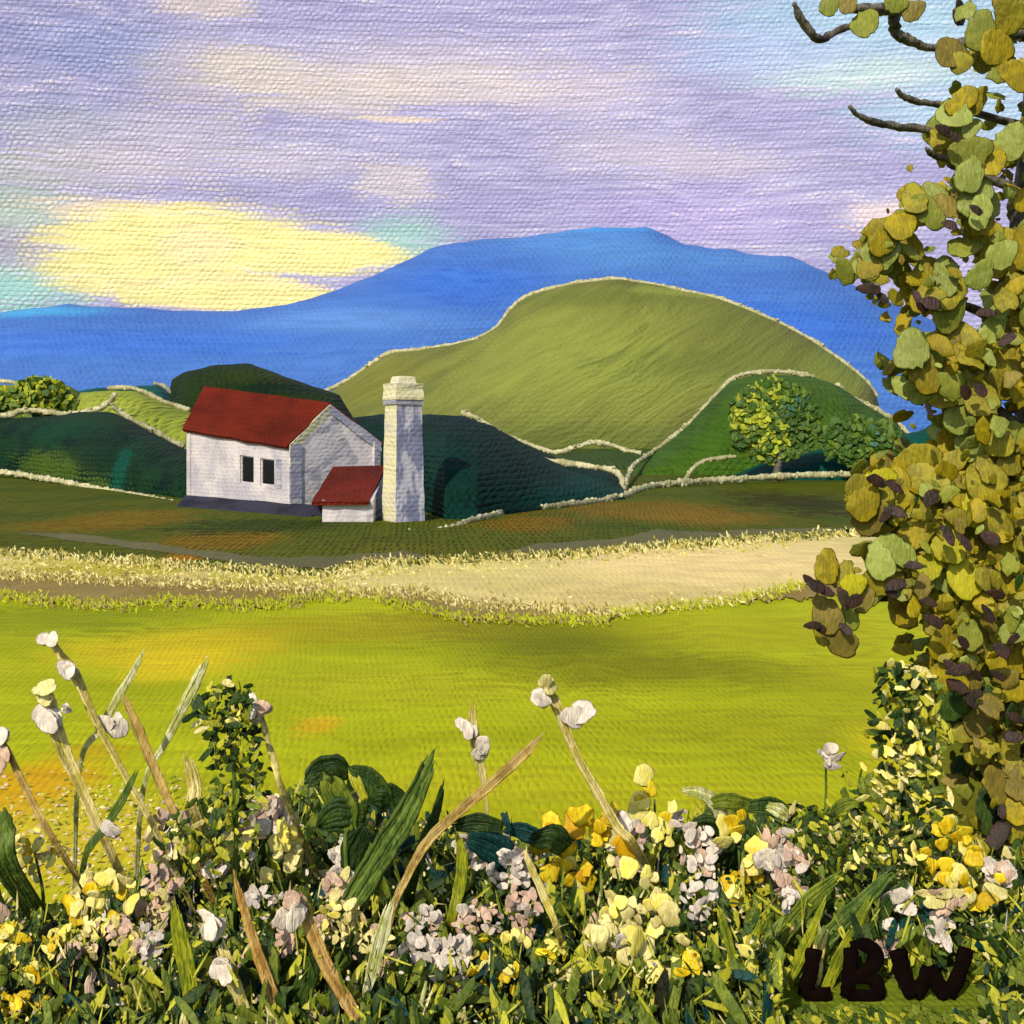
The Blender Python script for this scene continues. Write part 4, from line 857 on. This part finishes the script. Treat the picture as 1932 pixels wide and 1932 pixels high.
leaf_clump('olive arched leaves behind the pale flowers right of centre', 1400, 1540, 5.6, [
    ([(1330, 1520), (1370, 1512), (1420, 1522)], [8, 14, 10], 'mid'), ([(1400, 1525), (1450, 1520), (1500, 1545)], [8, 16, 12], 'deep'), ([(1285, 1492), (1320, 1496), (1350, 1515), (1362, 1545)], [6, 10, 12, 10], 'pale'), ([(1440, 1520), (1470, 1530), (1490, 1545)], [6, 12, 8], 'pale'),
    ([(1300, 1560), (1340, 1570), (1370, 1620)], [14, 30, 24], 'forest'), ([(1290, 1660), (1340, 1680), (1360, 1730)], [16, 34, 24], 'forest')])
leaf_clump('dark leaves under the yellow flowers at the right', 1560, 1580, 5.5, [
    ([(1490, 1560), (1530, 1545), (1570, 1530)], [6, 12, 6], 'deep'), ([(1560, 1540), (1590, 1520), (1620, 1512)], [6, 12, 8], 'mid'), ([(1520, 1600), (1560, 1590), (1600, 1600)], [10, 20, 14], 'mid')])
# leafy shrubs
def shrub(label, x, y, d, parts, stem, size=11):
    c = at(x, y, d); root = thing('shrub', (c.x, c.y, 0), label, 'shrub'); items = []
    mats = ['forest', 'deep', 'mid', 'bright', 'butter', 'cream']
    for (px_, py_, rx, ry, n, wts) in parts:
        for i in range(n):
            a = random.random() * 6.283; q = math.sqrt(random.random()); s = size * random.uniform(.6, 1.3) * d / F
            m = random.choices(range(6), wts)[0]
            items.append((at(px_ + q * rx * math.cos(a), py_ + q * ry * math.sin(a), d) + Vector((0, random.uniform(-1, 1) * rx * d / F * .7, 0)), face_n(.6, .3), random.random() * 6.3, s * .55, s * random.uniform(.9, 1.5), m, random.choice(DABS)))
    fo = fix(cloud('foliage', items, [M_[m] for m in mats]), root); fo['kind'] = 'stuff'
    for st in stem: fix(mesh_obj('stem', *tube(catmull([at(a, b, d) for a, b in st] + [Vector((c.x, c.y, -.03))], 5), [.006, .012, .014], 7), M_['stem']), root)
shrub('dark and lemon leafed shrub standing tall at the left', 440, 1400, 5.35, [(425, 1330, 62, 46, 90, [20, 26, 16, 22, 8, 4]), (440, 1400, 52, 44, 80, [24, 26, 14, 18, 4, 2]), (450, 1480, 62, 60, 80, [12, 22, 30, 20, 6, 4]), (400, 1570, 90, 60, 100, [18, 22, 22, 20, 4, 10])], [[(430, 1340), (440, 1450), (445, 1560)]])
shrub('tall narrow dark and yellow shrub beside the right tree', 1710, 1400, 5.6, [(1690, 1300, 42, 50, 70, [24, 26, 12, 14, 8, 4]), (1730, 1310, 46, 50, 70, [4, 8, 12, 26, 20, 14]), (1690, 1390, 52, 50, 80, [30, 26, 12, 16, 10, 6]), (1740, 1400, 54, 60, 90, [10, 12, 14, 26, 20, 14]), (1730, 1480, 60, 60, 90, [16, 20, 16, 20, 14, 10]), (1660, 1510, 70, 60, 90, [8, 12, 18, 18, 22, 22]), (1740, 1560, 60, 50, 70, [18, 22, 18, 18, 12, 8])], [[(1700, 1290), (1720, 1420), (1730, 1540)]])
shrub('low feathery yellow-green shrub left of the tall narrow shrub', 1600, 1590, 5.5, [(1580, 1590, 90, 60, 150, [14, 18, 24, 20, 12, 14]), (1660, 1610, 80, 50, 120, [12, 16, 22, 20, 14, 16]), (1530, 1560, 50, 40, 50, [14, 22, 30, 18, 6, 4])], [[(1590, 1560), (1600, 1620)]], 9)

# ------------------------------------------------------------------ flowers
pet_me = {}
def petal_mesh(mat, v):
    if (mat, v) not in pet_me:
        V0, F0 = PETALS[v]; me = bpy.data.meshes.new('petal'); me.from_pydata([tuple(p) for p in V0], [], F0); me.materials.append(M_[mat])
        me.polygons.foreach_set('use_smooth', np.ones(len(me.polygons), dtype=bool)); pet_me[(mat, v)] = me
    return pet_me[(mat, v)]
def flower(label, x, y, rx, ry, n, size, mats, h=None, d=None, style='dab', group='blossoms in the flower bed'):
    """head of n petals spread over rx, ry (layout units) on a stem rooted below it"""
    if h is None: h = float(np.interp(y, [1480, 1600, 1750, 1900], [.62, .5, .36, .18]))
    if d is None: d = (H - h) * F / (y - HZ)
    c = at(x, y, d); root = thing('flower', (c.x + random.uniform(-.03, .03), c.y + .05, 0), label, 'flower', group)
    fix(mesh_obj('stem', *tube(catmull([c + Vector((0, .03, 0)), c.lerp(Vector(root.location), .5) + Vector((.02, .03, 0)), Vector(root.location) - Vector((0, 0, .03))], 5), [.006, .009, .011], 7), M_['stem']), root)
    if style == 'dab': n = int(n * 1.9)
    for i in range(n):
        a = random.random() * 6.283; q = math.sqrt((i + .5) / n); s = size * (1.25 if style != 'dab' else .9) * random.uniform(.5, 1.35) * d / F; m = random.choices([k for k, _ in mats], [v for _, v in mats])[0]
        p = at(x + q * rx * math.cos(a), y + q * ry * math.sin(a), d) + Vector((0, random.uniform(-.05, .02), 0))
        if style == 'dab': piece('petal', leaf_mesh(m, random.randrange(10)), p, face_n(.45, .25), random.random() * 6.3, s * .75, s * 1.15, root)
        else:
            out = math.atan2(-math.cos(a), math.sin(a) * -1.) ; piece('petal', petal_mesh(m, random.randrange(5)), p, face_n(.35, .2), random.gauss(out, .5), s * .8, s * .62, root)
W, GR, PK, CR, BU, YE, GO = 'white', 'grey', 'pink', 'cream', 'butter', 'yellow', 'gold'
fl = [
 ('big ragged yellow flower head right of centre', 1110, 1595, 72, 62, 26, 26, [(YE, 6), (GO, 3), (BU, 2)], 'petal'),
 ('pink and white blossom fringe right of the big yellow flower', 1180, 1590, 36, 60, 16, 17, [(W, 4), (PK, 5), (CR, 2)], 'dab'),
 ('upright lemon blossom above the bed right of centre', 1236, 1512, 20, 36, 7, 22, [(BU, 6), (YE, 3)], 'petal'),
 ('small cream blossom below the upright lemon one', 1254, 1552, 18, 26, 7, 17, [(BU, 4), (CR, 4)], 'petal'),
 ('tiny white star blossom right of the lemon ones', 1284, 1546, 14, 18, 6, 9, [(W, 1)], 'dab'),
 ('left cream iris of the upper pair', 1136, 1710, 26, 32, 8, 20, [(CR, 6), (BU, 3)], 'petal'),
 ('right cream iris of the upper pair', 1200, 1686, 34, 42, 11, 21, [(CR, 6), (BU, 2)], 'petal'),
 ('small cream iris between the four larger ones', 1176, 1748, 28, 24, 8, 17, [(CR, 6), (BU, 2)], 'petal'),
 ('left cream iris of the lower pair', 1146, 1800, 34, 46, 12, 22, [(CR, 6), (BU, 2), (GR, 1)], 'petal'),
 ('right cream iris of the lower pair', 1246, 1790, 44, 52, 15, 23, [(CR, 6), (BU, 2)], 'petal'),
 ('tall yellow blossom among pink ones right of centre', 1396, 1606, 30, 66, 20, 21, [(YE, 6), (BU, 3), (GO, 1)], 'petal'),
 ('white tufted blossom left of the tall yellow one', 1322, 1600, 40, 46, 20, 12, [(W, 6), (GR, 4), (PK, 2)], 'dab'),
 ('small grey white blossom sprigs below the white tufts right of centre', 1316, 1690, 34, 44, 12, 11, [(GR, 5), (W, 3)], 'dab'),
 ('cream speckled blossom above the tall yellow one', 1360, 1566, 34, 28, 16, 10, [(CR, 5), (GR, 3), (W, 2)], 'dab'),
 ('round white blossom right of the tall yellow one', 1452, 1630, 22, 26, 5, 22, [(W, 3), (GR, 2)], 'dab'),
 ('twin pinkish blossoms at the top right of the bed', 1462, 1580, 30, 24, 7, 15, [(PK, 5), (GR, 3)], 'dab'),
 ('salmon pink blossom spray left of the feathery shrub', 1490, 1650, 28, 52, 14, 16, [(PK, 7), (GR, 2)], 'dab'),
 ('small greyish blossom at the top of the blade fan', 1484, 1700, 14, 18, 4, 13, [(GR, 4), (PK, 1)], 'dab'),
 ('bright yellow flower spike beside the right tree', 1796, 1610, 44, 50, 18, 24, [(YE, 6), (BU, 3)], 'petal'),
 ('yellow lower petals of the flower by the right tree', 1836, 1660, 40, 34, 12, 20, [(YE, 5), (BU, 3), (CR, 1)], 'petal'),
 ('pink blossoms under the bright yellow spike at the right', 1790, 1690, 50, 20, 10, 14, [(PK, 5), (CR, 3)], 'dab'),
 ('round white blossom below the yellow spike at the right', 1704, 1700, 20, 20, 5, 18, [(W, 1)], 'dab'),
 ('white blossom above the black letter W', 1768, 1756, 22, 24, 6, 17, [(W, 3), (GR, 2)], 'dab'),
 ('pinkish blossoms above the gap between the black B and W', 1680, 1770, 24, 30, 8, 14, [(PK, 4), (GR, 3)], 'dab'),
 ('pale pink blossom at the right edge under the tree', 1880, 1650, 30, 22, 8, 14, [(PK, 3), (W, 2)], 'dab'),
 ('white feathery blossom head left of the thin tan stalk', 918, 1596, 60, 40, 30, 12, [(W, 7), (GR, 3), (PK, 2)], 'dab'),
 ('lower right wing of the white feathery blossom', 968, 1636, 44, 34, 18, 12, [(W, 6), (GR, 3), (PK, 2)], 'dab'),
 ('pink starry blossom spray below the white feathery head', 900, 1730, 46, 32, 18, 12, [(PK, 7), (W, 3)], 'dab'),
 ('dusty pink blossom spray right of the starry one', 986, 1722, 34, 44, 16, 12, [(PK, 6), (GR, 2)], 'dab'),
 ('large white blossom cluster at the bottom centre', 850, 1812, 46, 50, 30, 13, [(W, 6), (GR, 4)], 'dab'),
 ('greyish left half of the bottom white blossoms', 790, 1806, 32, 48, 18, 12, [(GR, 6), (W, 3)], 'dab'),
 ('white blossom tuft above the bottom white cluster', 800, 1740, 34, 30, 16, 11, [(W, 4), (GR, 4), (PK, 1)], 'dab'),
 ('white ragged blossom left of the broad green blade', 650, 1616, 36, 22, 14, 11, [(W, 5), (GR, 3)], 'dab'),
 ('small white tuft above the ragged blossom', 646, 1572, 12, 22, 6, 9, [(W, 4), (GR, 2)], 'dab'),
 ('cream and yellow blossom mound below the leafy shrub', 500, 1596, 62, 36, 24, 18, [(CR, 5), (BU, 5), (W, 3)], 'petal'),
 ('white petals above the cream mound at the left', 500, 1540, 52, 40, 20, 14, [(W, 5), (PK, 3), (CR, 2)], 'dab'),
 ('pink white spray at the left of the cream mound', 330, 1580, 60, 50, 22, 13, [(PK, 4), (W, 3), (CR, 3)], 'dab'),
 ('grey white blossom pair right of the tan stalk', 500, 1690, 34, 14, 7, 12, [(W, 3), (GR, 3)], 'dab'),
 ('little white blossom under the cream mound', 404, 1638, 20, 14, 6, 11, [(W, 3), (GR, 2)], 'dab'),
 ('pink tuft beside the thickest ochre stalk', 544, 1780, 18, 28, 7, 14, [(PK, 5), (GR, 2)], 'dab'),
 ('pinkish blossom left of the broad green blade', 640, 1672, 28, 22, 8, 14, [(PK, 4), (CR, 2)], 'dab'),
 ('cream speckled blossoms right of the thickest ochre stalk', 640, 1740, 46, 46, 26, 11, [(CR, 6), (BU, 2), (PK, 2)], 'dab'),
 ('cream blossoms right of the black gap at the bottom left', 710, 1800, 34, 50, 18, 12, [(CR, 5), (PK, 3), (BU, 1)], 'dab'),
 ('large yellow and cream blossom cluster at the left', 205, 1700, 60, 44, 28, 18, [(YE, 4), (BU, 4), (CR, 4), (PK, 2)], 'petal'),
 ('pale cream cluster below the yellow one at the left', 210, 1770, 66, 40, 26, 14, [(CR, 5), (BU, 3), (PK, 4)], 'dab'),
 ('pink fringe right of the yellow cluster at the left', 296, 1690, 36, 60, 20, 13, [(PK, 5), (CR, 4)], 'dab'),
 ('salmon blossom below the cream cluster at the left', 150, 1800, 36, 24, 10, 13, [(PK, 5), (CR, 2)], 'dab'),
 ('grey pink sprigs hanging right of the cream cluster', 280, 1790, 28, 46, 14, 12, [(PK, 4), (GR, 4)], 'dab'),
 ('yellow feathery spray at the far left edge', 60, 1610, 50, 44, 20, 12, [(BU, 5), (YE, 2), (CR, 3)], 'dab'),
 ('lemon blossom spike at the left edge bottom', 30, 1780, 26, 40, 14, 14, [(YE, 4), (BU, 4)], 'dab'),
 ('bright yellow drooping spike at the lower left corner', 70, 1860, 34, 40, 16, 15, [(YE, 6), (BU, 3)], 'petal'),
 ('small yellow blossom in the lower left corner', 24, 1894, 24, 24, 9, 13, [(YE, 5), (BU, 2)], 'dab'),
 ('yellow sprig right of the lemon spike at the left', 110, 1772, 24, 18, 7, 12, [(BU, 4), (YE, 3)], 'dab'),
 ('small yellow blossom left of the row below the pink sprays', 916, 1788, 20, 16, 5, 13, [(YE, 3), (BU, 3)], 'petal'),
 ('small yellow blossom second in the row below the pink sprays', 970, 1780, 18, 16, 5, 12, [(BU, 4), (YE, 2)], 'petal'),
 ('yellow sprig at the right end of the row below the pink sprays', 1040, 1790, 30, 16, 8, 11, [(BU, 4), (YE, 3)], 'dab'),
 ('lone yellow blossom at the bottom right of the white cluster', 916, 1838, 18, 20, 6, 13, [(YE, 4), (BU, 3)], 'petal'),
 ('forked yellow blossom near the bottom centre', 976, 1842, 22, 18, 7, 12, [(YE, 4), (BU, 3)], 'petal'),
 ('faint yellow sprig left of the lower cream irises', 1070, 1850, 30, 24, 8, 10, [(BU, 3), (CR, 3)], 'dab'),
 ('yellow green bud cluster right of the lower cream irises', 1300, 1830, 26, 30, 9, 12, [(YE, 3), (BU, 3)], 'dab'),
 ('bright lime blossom left of the blade fan', 1392, 1800, 30, 24, 9, 15, [('lime', 5), (BU, 3)], 'petal'),
 ('faint white tuft floating over the field at the right', 1560, 1424, 18, 20, 5, 13, [(W, 3), (GR, 3)], 'dab'),
]
for lb, x, y, rx, ry, n, s, mt, stl in fl:
    dd = 5.2 if (1470 < x < 1860 and y > 1690) else None
    flower(lb, x, y, rx, ry, n, s, mt, style=stl, d=dd)

# ------------------------------------------------------------------ black letters standing in the bed
m_ink = paint('black_letter', lin((20, 12, 10)), lin((14, 8, 7)), (.03, .03), streak=(1, 6), depth=.05, rough=.9, spec=0., altsize=(6, 6))
LD = 5.02
def letter(ch, label, strokes, r):
    pts_all = [p for s in strokes for p in s]; x = sum(p[0] for p in pts_all) / len(pts_all)
    c = at(x, 1890, LD); root = thing('letter', (c.x, LD, 0), label, 'letter', 'black letters at the lower right')
    for s in strokes:
        q = [at(1421 + a * .3639, 1229.4 + b * .3639, LD) for a, b in s]
        for v in q: v.z = max(v.z, r * LD / F * .9)
        fix(mesh_obj('stroke', *tube(catmull(q, 6), [r * LD / F] * 3, 12, .4, .14), m_ink), root)
letter('L', 'black painted letter L standing among green blades', [[(315, 1545), (295, 1670), (268, 1795)], [(268, 1795), (330, 1795), (405, 1775)]], 15)
letter('B', 'black painted letter B between the L and the W', [[(510, 1540), (500, 1690), (488, 1825)], [(510, 1540), (580, 1522), (636, 1560), (625, 1630), (560, 1676), (510, 1690)], [(530, 1685), (610, 1690), (652, 1750), (620, 1815), (540, 1845), (490, 1830)]], 14.)
letter('W', 'black painted letter W at the lower right', [[(748, 1550), (780, 1680), (832, 1820)], [(832, 1820), (870, 1740), (915, 1640)], [(915, 1640), (960, 1730), (1010, 1825)], [(1010, 1825), (1060, 1690), (1108, 1540)]], 15.5)
